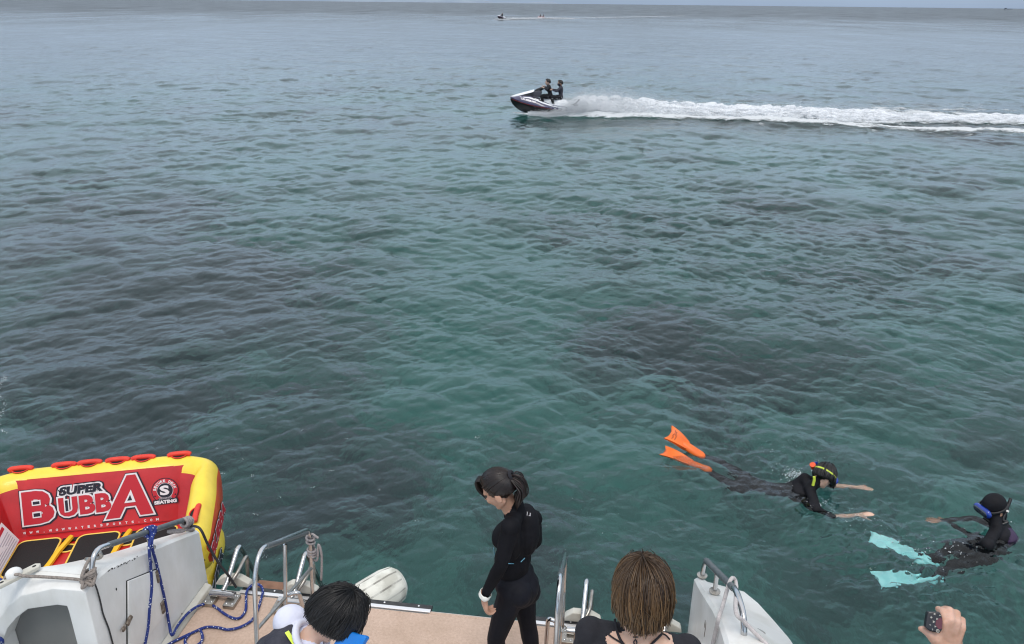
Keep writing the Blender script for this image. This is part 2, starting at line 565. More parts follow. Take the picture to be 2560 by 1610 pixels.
def ring_grid(name, rows, ang, zfun):
    r = np.array(rows); a = np.array(ang)
    Rr, Aa = np.meshgrid(r, a, indexing='ij')
    x, y = Rr * np.sin(Aa), Rr * np.cos(Aa)
    sp = np.maximum(np.gradient(r)[:, None] * np.ones_like(Aa), Rr * np.gradient(a)[None, :])
    co = zfun(x, y, sp, Rr)
    nr, na = Rr.shape
    idx = np.arange(nr * na).reshape(nr, na)
    f = np.stack([idx[:-1], np.roll(idx, -1, 1)[:-1], np.roll(idx, -1, 1)[1:], idx[1:]], -1).reshape(-1, 4)
    me = bpy.data.meshes.new(name)
    me.vertices.add(nr * na); me.vertices.foreach_set('co', co.reshape(-1, 3).astype(np.float32).ravel())
    me.loops.add(f.size); me.loops.foreach_set('vertex_index', f.astype(np.int32).ravel())
    me.polygons.add(len(f))
    me.polygons.foreach_set('loop_start', np.arange(0, f.size, 4, dtype=np.int32))
    me.polygons.foreach_set('loop_total', np.full(len(f), 4, dtype=np.int32))
    me.update(calc_edges=True)
    return me

ys = np.concatenate([np.arange(1780, 900, -2.7), np.arange(900, 300, -1.6), np.arange(300, 40, -1.0), np.arange(40, 9.2, -.8), [9.0, 8.8, 8.6, 8.5, 8.4, 8.35]])
dep = PITCH + np.arctan((ys - 805) / FPX)
rows = [.3, .8, 1.4, 1.9, 2.3, 2.7, 3.0] + [r for r in CAM_H / np.tan(dep) if r > 3.15] + [45000.]
ang = np.concatenate([np.linspace(-48, 48, 960), np.linspace(48, 312, 60)[1:-1]]) * math.pi / 180

def sea_fun(x, y, sp, R):
    z, ox, oy = sea_height(x, y, sp)
    fade = np.clip((700 - R) / 500, 0, 1)
    return np.stack([x + ox * fade, y + oy * fade, z * fade], -1)

sea_me = ring_grid('sea', rows, ang, sea_fun)
m = bpy.data.materials.new('sea_water'); m.use_nodes = True
t = m.node_tree; t.nodes.clear(); N = t.nodes.new; L = t.links.new
mo = N('ShaderNodeOutputMaterial')
pr = N('ShaderNodeBsdfPrincipled')
pr.inputs['Base Color'].default_value = (.93, .98, .98, 1)
pr.inputs['Transmission Weight'].default_value = 1
pr.inputs['IOR'].default_value = 1.333
pr.inputs['Roughness'].default_value = .01
geo = N('ShaderNodeNewGeometry')
# far from the boat the mesh cannot carry the small waves any more: their slopes become surface roughness, in gusty patches
ln_ = N('ShaderNodeVectorMath'); ln_.operation = 'LENGTH'; L(geo.outputs['Position'], ln_.inputs[0])
rr_ = N('ShaderNodeValToRGB'); rr_.color_ramp.interpolation = 'EASE'
for q_, v_ in ((0.0, .01), (.03, .03), (.12, .09), (.25, .16), (.5, .25), (1.0, .37)):
    if q_ in (0., 1.): e = rr_.color_ramp.elements[0 if q_ == 0 else -1]
    else: e = rr_.color_ramp.elements.new(q_)
    e.position = q_; e.color = (v_, v_, v_, 1)
sc_ = N('ShaderNodeMath'); sc_.operation = 'DIVIDE'; sc_.inputs[1].default_value = 400; sc_.use_clamp = True
L(ln_.outputs['Value'], sc_.inputs[0]); L(sc_.outputs[0], rr_.inputs[0])
gust = N('ShaderNodeTexNoise'); gust.inputs['Scale'].default_value = .055; gust.inputs['Detail'].default_value = 8; gust.inputs['Roughness'].default_value = .72
mpg = N('ShaderNodeMapping'); mpg.inputs['Scale'].default_value = (1.4, .5, 1); L(geo.outputs['Position'], mpg.inputs[0]); L(mpg.outputs[0], gust.inputs['Vector'])
gm = N('ShaderNodeMapRange'); gm.inputs[1].default_value = .3; gm.inputs[2].default_value = .7; gm.inputs[3].default_value = .62; gm.inputs[4].default_value = 1.35; L(gust.outputs['Fac'], gm.inputs[0])
gk = N('ShaderNodeMath'); gk.operation = 'MULTIPLY'; L(rr_.outputs[0], gk.inputs[0]); L(gm.outputs[0], gk.inputs[1]); L(gk.outputs[0], pr.inputs['Roughness'])
n1 = N('ShaderNodeTexNoise'); n1.inputs['Scale'].default_value = 9; n1.inputs['Detail'].default_value = 5; n1.inputs['Roughness'].default_value = .6
mp1 = N('ShaderNodeMapping'); mp1.inputs['Rotation'].default_value = (0, 0, rad(-40)); mp1.inputs['Scale'].default_value = (1, .55, 1)
L(geo.outputs['Position'], mp1.inputs[0]); L(mp1.outputs[0], n1.inputs['Vector'])
n2 = N('ShaderNodeTexNoise'); n2.inputs['Scale'].default_value = 1.1; n2.inputs['Detail'].default_value = 6; n2.inputs['Roughness'].default_value = .65
mp2 = N('ShaderNodeMapping'); mp2.inputs['Rotation'].default_value = (0, 0, rad(38)); mp2.inputs['Scale'].default_value = (1, .6, 1)
L(geo.outputs['Position'], mp2.inputs[0]); L(mp2.outputs[0], n2.inputs['Vector'])
b1 = N('ShaderNodeBump'); b1.inputs['Strength'].default_value = .10; b1.inputs['Distance'].default_value = .05
b2 = N('ShaderNodeBump'); b2.inputs['Strength'].default_value = .16; b2.inputs['Distance'].default_value = .30
L(n1.outputs['Fac'], b1.inputs['Height']); L(n2.outputs['Fac'], b2.inputs['Height']); L(b1.outputs[0], b2.inputs['Normal'])
L(b2.outputs[0], pr.inputs['Normal'])
ab = N('ShaderNodeVolumeAbsorption')
ab.inputs['Color'].default_value = (.22, .66, .675, 1)
ab.inputs['Density'].default_value = .55
L(pr.outputs[0], mo.inputs['Surface']); L(ab.outputs[0], mo.inputs['Volume'])
sea = finish('sea', sea_me, [m], smooth=True, angle=180)
tag(sea, kind='structure')

# the bottom, seen through the water: pale sand with dark weed beds
WEED = [(250, 900, 2.3, .75), (620, 760, 1.8, .5), (350, 1080, 1.2, .65), (760, 1120, .9, .9), (680, 1330, .7, 1.), (900, 1250, .7, .6), (1620, 880, 1.15, 1.1), (1850, 960, .8, .8),
        (1480, 620, 2.0, .6), (300, 620, 4.0, .6), (2300, 330, 6., .6), (1900, 560, 2., .4), (2100, 760, 1.1, .5)]
SAND = [(1150, 1000, 1.2, 1.), (1230, 700, 1.8, .9), (1150, 480, 4., .9), (1420, 330, 4.5, .9), (2400, 900, 1.6, .6), (2300, 1150, 1.4, .6), (1500, 1150, .9, .7), (1900, 450, 3.5, .6), (1130, 850, 1.3, .7)]
def weed(x, y):
    w = .30 * fbm(x, y, .55, 3) + .28 * fbm(x, y, 2.6, 9, 4)
    for lst, sg in ((WEED, 1), (SAND, -1)):
        for px, py, r, a in lst:
            c = at_z(px, py, -1.2)
            w = w + sg * a * .75 * np.exp(-((x - c.x) ** 2 + (y - c.y) ** 2) / (r * r))
    return np.clip(.42 + w * .8, 0, 1)

def bed_fun(x, y, sp, R):
    return np.stack([x, y, -2.3 + .10 * fbm(x, y, .5, 3) * (R < 60) - np.clip((R - 45) / 150, 0, 1) * 14], -1)
bed_rows = [.3, 1.5, 3] + list(np.linspace(3.4, 14, 150)) + list(np.geomspace(14.1, 160, 150)) + [400, 1500, 8000, 46000]
bed_ang = np.concatenate([np.linspace(-56, 56, 300), np.linspace(56, 304, 40)[1:-1]]) * math.pi / 180
bed_me = ring_grid('seabed', bed_rows, bed_ang, bed_fun)
co = np.empty(len(bed_me.vertices) * 3, dtype=np.float32); bed_me.vertices.foreach_get('co', co); co = co.reshape(-1, 3)
at = bed_me.attributes.new('weed', 'FLOAT', 'POINT')
at.data.foreach_set('value', weed(co[:, 0].astype(float), co[:, 1].astype(float)).astype(np.float32))
m = bpy.data.materials.new('sand_and_weed'); m.use_nodes = True
t = m.node_tree; b = t.nodes['Principled BSDF']; L = t.links.new; N = t.nodes.new
b.inputs['Roughness'].default_value = 1; b.inputs['Specular IOR Level'].default_value = 0
a1 = N('ShaderNodeAttribute'); a1.attribute_name = 'weed'
g2 = N('ShaderNodeNewGeometry'); nz = N('ShaderNodeTexNoise'); nz.inputs['Scale'].default_value = 2.2; nz.inputs['Detail'].default_value = 7
L(g2.outputs['Position'], nz.inputs['Vector'])
ad = N('ShaderNodeMath'); ad.operation = 'MULTIPLY_ADD'; ad.inputs[1].default_value = .9; ad.inputs[2].default_value = -.45
L(nz.outputs['Fac'], ad.inputs[0])
ad2 = N('ShaderNodeMath'); ad2.operation = 'ADD'; L(ad.outputs[0], ad2.inputs[0]); L(a1.outputs['Fac'], ad2.inputs[1])
rp = N('ShaderNodeValToRGB')
rp.color_ramp.elements[0].position = .10; rp.color_ramp.elements[0].color = (.44, .43, .37, 1)
rp.color_ramp.elements[1].position = .85; rp.color_ramp.elements[1].color = (.24, .135, .145, 1)
e = rp.color_ramp.elements.new(.45); e.color = (.33, .29, .26, 1)
L(ad2.outputs[0], rp.inputs[0]); L(rp.outputs[0], b.inputs['Base Color'])
bed = finish('seabed', bed_me, [m], smooth=True, angle=180)
tag(bed, kind='structure')


# ================================================================== FAR SHORE
def hill(name, x0, x1, dist, prof, label):
    """a ridge as solid ground: prof is a list of (fraction along, height in m)"""
    mb = MB(); a = at_y(x0, 8, dist); b_ = at_y(x1, 8, dist); n = 40
    rr = []
    for i in range(n + 1):
        f = i / n
        h = np.interp(f, [p[0] for p in prof], [p[1] for p in prof]) * (1 + .06 * math.sin(i * 2.3) + .04 * math.sin(i * 5.1)) + .5
        X = a.x + (b_.x - a.x) * f
        rr.append([V((X, dist - 900, -3)), V((X, dist - 400, h * .55)), V((X, dist, h)), V((X, dist + 500, h * .5)), V((X, dist + 1000, -3))])
    vs = [p for r in rr for p in r]
    fs = [(i * 5 + j, i * 5 + j + 1, (i + 1) * 5 + j + 1, (i + 1) * 5 + j) for i in range(n) for j in range(4)]
    fs += [tuple(range(5))[::-1], tuple(range(n * 5, n * 5 + 5))]
    o = mb.add(vs, fs).build(name, 'hill_haze_blue', origin=(a.x, dist, 0), angle=180)
    return tag(o, label, kind='structure')
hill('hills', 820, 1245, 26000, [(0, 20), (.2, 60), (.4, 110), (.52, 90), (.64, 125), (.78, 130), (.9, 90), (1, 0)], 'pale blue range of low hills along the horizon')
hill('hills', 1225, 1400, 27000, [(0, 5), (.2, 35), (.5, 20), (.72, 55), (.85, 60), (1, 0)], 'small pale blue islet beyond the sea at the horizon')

def build_ship():
    base = at_z(2521, 21.4, 0) if at_z(2521, 21.4, 0).y > 0 else V((2800, 4300, 0))
    k = 4300 / base.y
    p = V((base.x * k, 4300, 0))
    r = thing('cargo_ship', p, 'tiny dark cargo ship on the horizon at the right', 'ship')
    MB().prism([p + V((x, -4, z)) for x, z in ((-19, .2), (-21, 3.4), (-15, 3.0), (19, 3.0), (21, 3.6), (19, .2))], (0, 8, 0)).build('hull', 'ship_grey', r, bevel=.2)
    MB().box(p + V((-14, 0, 4.6)), (7, 6, 3.4)).build('bridge', 'ship_grey', r, bevel=.2)
    MB().tube([p + V((9, 0, 3)), p + V((9, 0, 6))], .35).build('mast', 'ship_grey', r)
build_ship()


# ================================================================== THE BOAT
boat = thing('boat', BW(0, 0, 0), 'white boat stern with beige swim platform and steel rails', 'boat', BYAW)
DK = .40                                   # platform height
MAIN = .86                                 # cockpit sole

def P2(lst, s):                            # (y, z) profile at a given s
    return [BW(s, y, z) for y, z in lst]

# hull under the platform and the cockpit
mb = MB()
hs = []
for y, hb, z1 in ((.02, 1.60, .30), (-.3, 1.80, .32), (-.8, 2.0, .34), (-2.5, 2.12, .36), (-5.5, 2.15, .36)):
    hs.append([BW(s * hb, y, z) for s, z in ((-1, z1), (-.97, -.05), (-.75, -.45), (0, -.7), (.75, -.45), (.97, -.05), (1, z1))])
mb.rings(hs).build('hull', 'white_gelcoat', boat)
# swim platform: a slab with carpet on top
MB().prism(P2([(0, .30), (0, .385), (-1.15, .385), (-1.15, .30)], -HW), BX * 2 * HW).build('swim_platform', 'white_gelcoat', boat, bevel=.008)
mb = MB()
mb.prism([BW(s, y, .386) for s, y in ((-1.56, -.045), (-1.56, -1.14), (1.56, -1.14), (1.56, -.045))], V((0, 0, .014)))
mb.build('deck_carpet', 'deck_carpet', boat, bevel=.004)
# stern edge: rounded carpet lip where the trim is missing, rubber trim with an aluminium line elsewhere
MB().tube([BW(s, -.03, .372) for s in (-.06, .2, .45, .62)], .026, 10).build('carpet_lip', 'deck_carpet', boat)
for s0, s1 in ((-1.36, -1.02), (-1.02, -.04), (.62, 1.0)):
    k = MB().prism([BW(s0, -.008, .37), BW(s0, .045, .37), BW(s0, .045, .392), BW(s0, -.008, .402)], BX * (s1 - s0 - .004)).build('edge_trim', 'black_rubber', boat, bevel=.006)
    MB().prism([BW(s0, -.038, .401), BW(s0, -.010, .401), BW(s0, -.010, .408), BW(s0, -.038, .408)], BX * (s1 - s0 - .004)).build('trim_strip', 'aluminium', k, bevel=.002)
    for i in range(1 if s1 - s0 < .5 else 4):
        c = BW(s0 + (s1 - s0) * ((i + .8) / (1.2 if s1 - s0 < .5 else 4.2)), .02, .398)
        MB().ell(c, (BX * .007, BY * .007, V((0, 0, .004))), nu=8, nv=5).build('screw', 'aluminium', k)
for sgn in (-1, 1):                        # gutter strip along the foot of each bulwark
    MB().prism([BW(sgn * 1.565, 0, .388), BW(sgn * 1.615, 0, .388), BW(sgn * 1.615, 0, .43), BW(sgn * 1.575, 0, .415)], -BY * 1.1).build('toe_strip', 'cream_plastic', boat, bevel=.006)
MB().prism(P2([(-1.16, .31), (-1.16, MAIN), (-5.3, MAIN), (-5.3, .31)], -1.6), BX * 3.2).build('cockpit_sole', 'white_gelcoat', boat, bevel=.02)
for s0 in (-1.3, .25):                     # two steps up from the platform
    MB().prism(P2([(-1.155, .402), (-.93, .402), (-.93, .62), (-1.155, .62)], s0), BX * 1.0).build('step', 'white_gelcoat', boat, bevel=.015)

# bulwarks: lofted sections along y, closed box; w = outer edge at the top, wo = outer edge low
def bulwark(sgn):
    sec = [(0.03, .835, .05, .09, .70), (-.10, .90, .10, .27, .78), (-.25, .972, .125, .34, .82), (-.45, 1.065, .15, .40, .85), (-.65, 1.16, .18, .445, .87),
           (-.85, 1.245, .30, .50, .98), (-.95, 1.262, .42, .52, .95), (-1.03, 1.25, .56, .58, .97)]
    if sgn > 0:
        sec = [(.035, .835, .06, .11, .79), (-.02, .866, .07, .19, .83), (-.10, .905, .085, .275, .875), (-.25, .985, .10, .325, .93), (-.45, 1.10, .115, .365, 1.0), (-.65, 1.215, .13, .40, 1.07),
               (-.85, 1.31, .16, .435, 1.12), (-1.03, 1.37, .2, .46, 1.15), (-1.6, 1.42, .3, .52, 1.2), (-3.0, 1.44, .34, .55, 1.22)]
    else:
        sec = sec[:-2] + [(-.925, 1.256, .46, .66, 1.12)]
    rr = []
    for y, z, w, wo, zo in sec:
        h = HW
        pr = [(h, .30), (h, z - .018), (h + .018, z), (h + w * .9, z - .004), (h + w, z - .02), (h + wo, zo), (h + wo + .03, zo - .05), (h + wo + .02, .30)]
        rr.append([BW(sgn * s, y, zz) for s, zz in pr])
    o = MB().rings(rr).build('bulwark', 'white_gelcoat', boat, angle=32)
    o['label'] = 'port bulwark with locker hatch' if sgn < 0 else 'starboard bulwark'
    return o
bl, br = bulwark(-1), bulwark(1)

# port side: the forward face with its grey recess
mb = MB()
yf = -1.035
fr_out = [(-1.617, .42), (-1.617, 1.238), (-1.635, 1.252), (-1.80, 1.246), (-2.0, 1.172), (-2.10, 1.08), (-2.19, .97), (-2.30, .80), (-2.30, .42)]
fr_in = [(-1.742, .42), (-1.742, 1.10), (-1.745, 1.135), (-1.80, 1.136), (-1.98, 1.085), (-2.06, 1.02), (-2.14, .93), (-2.20, .82), (-2.20, .42)]
vo_ = [BW(s, yf, z) for s, z in fr_out]; vi_ = [BW(s, yf, z) for s, z in fr_in]; vb = [p + BY * .10 for p in vi_]
vq = [BW(s, -.925, z if z < .5 else float(np.interp(-s, [1.617, 1.64, 2.03, 2.077, 2.277, 2.31], [1.238, 1.254, 1.25, 1.236, 1.12, 1.07]))) for s, z in fr_out]
nn = len(vo_)
mb.add(vo_ + vi_ + vb + vq, [(i, i + 1, nn + i + 1, nn + i) for i in range(nn - 1)] + [(nn + i, nn + i + 1, 2 * nn + i + 1, 2 * nn + i) for i in range(nn - 1)] + [(i, i + 1, 3 * nn + i + 1, 3 * nn + i) for i in range(nn - 1)])
mb.build('locker_front', 'white_gelcoat', bl, bevel=.006)
MB().prism([p + BY * .002 for p in vb], BY * .012).build('recess_panel', 'grey_gelcoat', bl)
# locker hatch: a panel standing a few millimetres proud, dark gap round it
def on_wall(px, py, d=0.): return at_s(px, py, -HW + d)
hq = [on_wall(*p, .0) for p in ((318, 1448), (393, 1421), (402, 1475), (412, 1532), (318, 1612 + 20))]
hloc = [(-.66, 1.085), (-.44, .985), (-.43, .94), (-.40, .60), (-.62, .52), (-.70, .56), (-.72, 1.05)]
hloc = []
for p in ((315, 1452), (322, 1449), (388, 1422), (393, 1425), (415, 1530), (356, 1606), (316, 1655)):
    w = at_s(*p, -HW) - BO
    hloc.append((w.dot(BY), w.z + .40))
MB().prism([BW(-HW - .004, y, z) for y, z in hloc], BX * .007).build('hatch_gap', 'dark_gap', bl)
yc, zc = sum(p[0] for p in hloc) / len(hloc), sum(p[1] for p in hloc) / len(hloc)
hatch = MB().prism([BW(-HW, yc + (y - yc) * .955, zc + (z - zc) * .975) for y, z in hloc], BX * .012).build('locker_hatch', 'white_gelcoat', bl, bevel=.003)
for px, py in ((395, 1440), (407, 1518)):
    c = at_s(px, py, -HW + .014)
    MB().box(c, (.012, .03, .085), Matrix((BX, BY, V((0, 0, 1)))).transposed()).build('hinge', 'rust', hatch, bevel=.003)
c = at_s(323, 1551, -HW + .016)
Rb = Matrix((BX, BY, V((0, 0, 1)))).transposed()
MB().box(c, (.014, .055, .028), Rb @ Matrix.Rotation(rad(25), 3, 'X')).box(c - BY * .055 - V((0, 0, .01)), (.012, .026, .026), Rb).build('latch', 'rust', hatch, bevel=.004)
# chips in the gelcoat along the top edge
mb = MB()
for i in range(30):
    px = random.uniform(268, 345); f = (px - 270) / 75
    c = at_s(px, 1425 - 35 * f + random.uniform(0, 5), -HW + .001)
    mb.ell(c, (BX * .002, BY * random.uniform(.002, .007), V((0, 0, random.uniform(.0015, .004)))), nu=6, nv=4)
for px, py in ((291, 1473), (478, 1517), (455, 1535), (380, 1405), (512, 1400)):
    mb.ell(at_s(px, py, -HW + .001), (BX * .002, BY * .005, V((0, 0, .010))), nu=6, nv=4)
chips = mb.build('gelcoat_chips', 'dark_gap', bl); chips['kind'] = 'stuff'
mb = MB()
for px, py, l in ((1763, 1572, .05), (1762, 1560, .03), (1761, 1586, .02)):
    mb.ell(at_s(px, py, HW - .001), (BX * .002, BY * .006, V((0, 0, l))), nu=6, nv=4)
gouge = mb.build('scratch', 'rust', br)

def rail(parent, pts, r, name, mat='steel', rc=.07, n=10):
    return MB().tube(rounded(pts, rc), r, n).build(name, mat, parent, angle=60)
# port grab rail on the bulwark, with grey sleeve along its long stretch
f0 = at_s(226, 1441, -1.645)
r0p, r1p = at_s(236, 1374, -1.645), at_s(468, 1297, -1.65)
gl = rail(bl, [f0, r0p, r1p, BW(-1.65, .0, .84)], .0145, 'grab_rail', rc=.10)
d_ = (r1p - r0p)
MB().tube([r0p + d_ * .13, r0p + d_ * .93], .0175, 10).build('sleeve', 'grey_grip', gl)
mid = r0p + d_ * .52
MB().tube([mid, mid - V((0, 0, .14))], .012).build('stanchion', 'dull_steel', gl)
for c in (f0, mid - V((0, 0, .115)), BW(-1.655, .0, .86)):
    MB().ell(c, (BX * .032, BY * .032, V((0, 0, .008))), nu=12, nv=5).build('flange', 'dull_steel', gl)
# starboard grab rail
q0, q1 = BW(1.665, .0, 1.0), BW(1.70, -.78, 1.44)
gr_ = rail(br, [BW(1.66, .02, .85), q0, q1, BW(1.715, -.93, 1.42), BW(1.72, -.98, 1.29)], .0155, 'grab_rail')
d_ = q1 - q0
MB().tube([q0 + d_ * .03, q0 + d_ * .9], .0185, 10).build('sleeve', 'grey_grip', gr_)
mid = q0 + d_ * .42
MB().tube([mid, mid - V((0, 0, .15))], .013).build('stanchion', 'steel', gr_)
for c in (mid - V((0, 0, .135)), BW(1.66, .02, .868), BW(1.72, -.98, 1.315)):
    MB().ell(c, (BX * .034, BY * .034, V((0, 0, .008))), nu=12, nv=5).build('flange', 'dull_steel', gr_)
# cleat with roller on the port bulwark, horn beyond the rail, eye plate to starboard
cc = at_z(45, 1445, 1.262)
cl = MB()
ax = (at_z(92, 1424, 1.265) - at_z(0, 1470, 1.265)).normalized()
sd_ = V((-ax.y, ax.x, 0))
cl.prism([cc + ax * a + sd_ * b for a, b in ((-.17, -.022), (.10, -.022), (.118, 0), (.10, .022), (-.17, .022), (-.185, 0))], V((0, 0, .022)))
cle = cl.build('cleat', 'cream_plastic', boat, bevel=.005)
MB().ell(cc + V((0, 0, .028)) - ax * .01 + sd_ * .012, (ax * .042, sd_ * .034, V((0, 0, .034)))).build('roller', 'white_gelcoat', cle)
for a in (-.075, .085):
    MB().ell(cc + ax * a + V((0, 0, .0225)), (ax * .011, sd_ * .008, V((0, 0, .002))), nu=8, nv=4).build('bolt', 'dark_gap', cle)
hp = at_z(222, 1405, 1.24)
MB().tube(spline([hp - BX * .03 + BY * .02, hp + V((0, 0, .02)), hp + BX * .055 + V((0, 0, .03)), hp + BX * .085 + V((0, 0, .05)), hp + BX * .08 + V((0, 0, .075))]), .010).build('horn', 'dull_steel', boat)
ep = at_z(1885, 1575, 1.20)
MB().ell(ep, (BX * .055 - BY * .02, BY * .02 + BX * .008, V((0, 0, .006)))).build('eye_plate', 'dull_steel', br)

# hand rails beside the steps
def handrail(sgn, s):
    P = lambda y, z, ds=0: BW(sgn * (s - ds), y, z)
    h = rail(boat, [P(-.055, .40), P(.02, .945), P(-.64, 1.30), P(-.74, 1.19), P(-.83, .70), P(-.86, .62)], .0135, 'handrail', rc=.09)
    MB().tube([P(.0, .935) + (P(-.64, 1.30) - P(.02, .945)) * .06, P(-.57, 1.262)], .0165, 10).build('sleeve', 'grey_grip', h)
    MB().tube([P(-.345, 1.10), P(-.50, .42)], .0125, 10).build('post', 'steel', h)
    MB().tube([P(-.79, .87), P(-.02, .66)], .0115, 10).build('brace', 'dull_steel', h)
    MB().tube(rounded([P(-.395, .76), P(-.38, .79, .07), P(-.33, .40, .085)], .08), .013, 10).build('hand_loop', 'steel', h)
    for y, ds in ((-.055, 0), (-.50, 0), (-.33, .085)):
        MB().ell(P(y, .405, ds), (BX * .034, BY * .034, V((0, 0, .010))), nu=14, nv=5).build('flange', 'steel', h)
    return h
hl = handrail(-1, .834); hl['label'] = 'port hand rail with grey rope at its post'
hr = handrail(1, .822); hr['label'] = 'starboard hand rail seen end on'

# swim ladders: hinged over the stern
def ladder(stations, label, steps=True):
    root = None
    Rb = Matrix((BX, BY, V((0, 0, 1)))).transposed()
    for s in stations:
        pts = [BW(s, -.10, .47), BW(s + .01, -.06, .50), BW(s + .02, .14, .66), BW(s + .03, .38, .05), BW(s + .04, .46, -.5)]
        p2 = [BW(s + .01, -.05, .47), BW(s + .05, .0, .52), BW(s + .06, .155, .57), BW(s + .06, .10, .30), BW(s + .06, .20, -.1)]
        st = MB().tube(rounded(pts, .05), .0155, 10).build('swim_ladder' if root is None else 'stringer', 'steel', root or boat, angle=60)
        if root is None: root = st; st['label'] = label
        MB().tube(rounded(p2, .04), .0125, 10).build('inner_stringer', 'dull_steel', root, angle=60)
        MB().tube([BW(s - .085, -.115, .452), BW(s + .085, -.115, .452)], .023, 14).build('hinge_tube', 'steel', root, angle=30)
        for ds in (-.075, .07):
            c = BW(s + ds, -.135, .415)
            MB().box(c, (.075, .115, .030), Rb).build('hinge_plate', 'dull_steel', root, bevel=.004)
            for a, b in ((-.02, -.035), (.02, -.035), (-.02, .04), (.02, .04)):
                MB().ell(c + BX * a + BY * b + V((0, 0, .016)), (BX * .008, BY * .008, V((0, 0, .004))), nu=8, nv=4).build('bolt', 'steel', root)
        # cream standoff block at the stern edge
        w = MB().prism([BW(s + a, .012, z) for a, z in ((-.125, .405), (-.10, .445), (-.055, .478), (.055, .478), (.12, .44), (.13, .405))], BY * .055)
        w.build('standoff_block', 'cream_plastic', root, bevel=.008)
    if steps:
        for y, z in ((.37, -.04), (.43, -.28)):
            a, b = stations
            MB().prism([BW(a + .03, y - .05, z), BW(a + .03, y + .04, z), BW(b + .03, y + .04, z), BW(b + .03, y - .05, z)], V((0, 0, .025))).build('ladder_step', 'wood', root, bevel=.004)
    return root
ladder((-1.43, -.955), 'port swim ladder with wooden treads')
ladder((.94, 1.45), 'starboard swim ladder')
MB().prism([BW(-1.30, .05, .33), BW(-1.30, .14, .33), BW(-1.30, .14, .372), BW(-1.30, .05, .372)], BX * .34).build('teak_tread', 'wood', boat, bevel=.005)


# ================================================================== THE TOWABLE TUBE
TX, TN = V((.98, .2, 0)).normalized(), V((-.2, .98, 0)).normalized()
TC = V((-3.145, 4.966, 0))
Z = V((0, 0, 1))
def T(x, y, z): return TC + TX * x + TN * y + Z * z
tube = thing('towable_tube', T(0, -.5, 0), 'red and yellow inflatable towable tube with three black seats', 'towable tube', math.atan2(TX.y, TX.x))
# pontoon underneath: a rounded slab
def super_ring(x0, x1, y0, y1, z, r, n=6):
    pts = []
    for cx, cy, a0 in ((x1 - r, y1 - r, 0), (x0 + r, y1 - r, 90), (x0 + r, y0 + r, 180), (x1 - r, y0 + r, 270)):
        for i in range(n + 1):
            a = rad(a0 + 90 * i / n)
            pts.append(T(cx + r * math.cos(a), cy + r * math.sin(a), z))
    return pts
mb = MB()
mb.rings([super_ring(-.87 + g, .87 - g, -.66 + g, .20 - g, z, .22) for z, g in ((-.10, .10), (-.05, .03), (.04, .0), (.12, .0), (.20, .03), (.25, .09), (.262, .16))])
mb.build('pontoon', 'tube_yellow', tube, angle=180)
# seat floor
mb = MB()
mb.rings([super_ring(-.66, .66, -.64, .06, z, .05) for z in (.20, .292, .30)])
mb.build('seat_floor', 'tube_red', tube, angle=50)
# frame: U of inflated sections. Each section: (inner foot, inner top, crown..., outer)
def usec(c, outw, h, lean=.20, th=.20):
    """cross-section points at frame point c (floor level), outw unit vector pointing outwards"""
    pr = [(-.02, .24), (.02, .30), (lean * .55, .30 + (h - .30) * .55), (lean * .92, h - .035), (lean + .03, h + .012), (lean + th * .5, h + .035), (lean + th - .05, h + .005),
          (lean + th, h - .06), (lean + th + .015, h - .16), (lean + th, .30), (lean + th - .05, .22), (lean * .3, .20)]
    return [c + outw * a + Z * z for a, z in pr]
path = []
def arm(sgn, ys):
    res = []
    for y in ys:
        k = min(1, -y / 1.1)
        res.append((T(sgn * (.60 + .015 * k), y, 0), TX * sgn, .67 - .20 * k))
    return res
left = arm(-1, (-.60, -.5, -.38, -.22, -.08))
right = arm(1, (-.08, -.22, -.38, -.5, -.60))
cor_l = [(T(-.60 + .02 * math.cos(rad(a)) * 0, -.02, 0), (TX * math.cos(rad(a)) + TN * math.sin(rad(a))), .68) for a in (155, 132, 110)]
cor_r = [(T(.60, -.02, 0), (TX * math.cos(rad(a)) + TN * math.sin(rad(a))), .68) for a in (70, 48, 25)]
back = [(T(x, -.0, 0), TN, .69) for x in (-.56, -.3, 0, .3, .56)]
seq = left + cor_l + back + cor_r + right
rings = [usec(c, o.normalized(), h, .20 if abs(o.dot(TN)) > .5 else .10, .20 if abs(o.dot(TN)) > .5 else .19) for c, o, h in seq]
mb = MB(); n = 12
vs = [p for r in rings for p in r]
fs, ms = [], []
for i in range(len(rings) - 1):
    for j in range(n):
        a, b_ = i * n + j, i * n + (j + 1) % n
        fs.append((a, b_, b_ + n, a + n))
        ms.append(1 if j in (0, 1, 2) else (0 if j in (3, 4, 5, 6) else (2 if j in (7, 8) else 0)))
fs += [tuple(range(n)), tuple(range((len(rings) - 1) * n, len(rings) * n))[::-1]]; ms += [0, 0]
mb.v, mb.f, mb.m, mb.t = [tuple(p) for p in vs], fs, ms, [0] * len(vs)
fr = mb.build('inflated_frame', ['tube_yellow', 'tube_red', 'tube_orange'], tube, angle=180)
sub = fr.modifiers.new('round', 'SUBSURF'); sub.levels = 2; sub.render_levels = 2
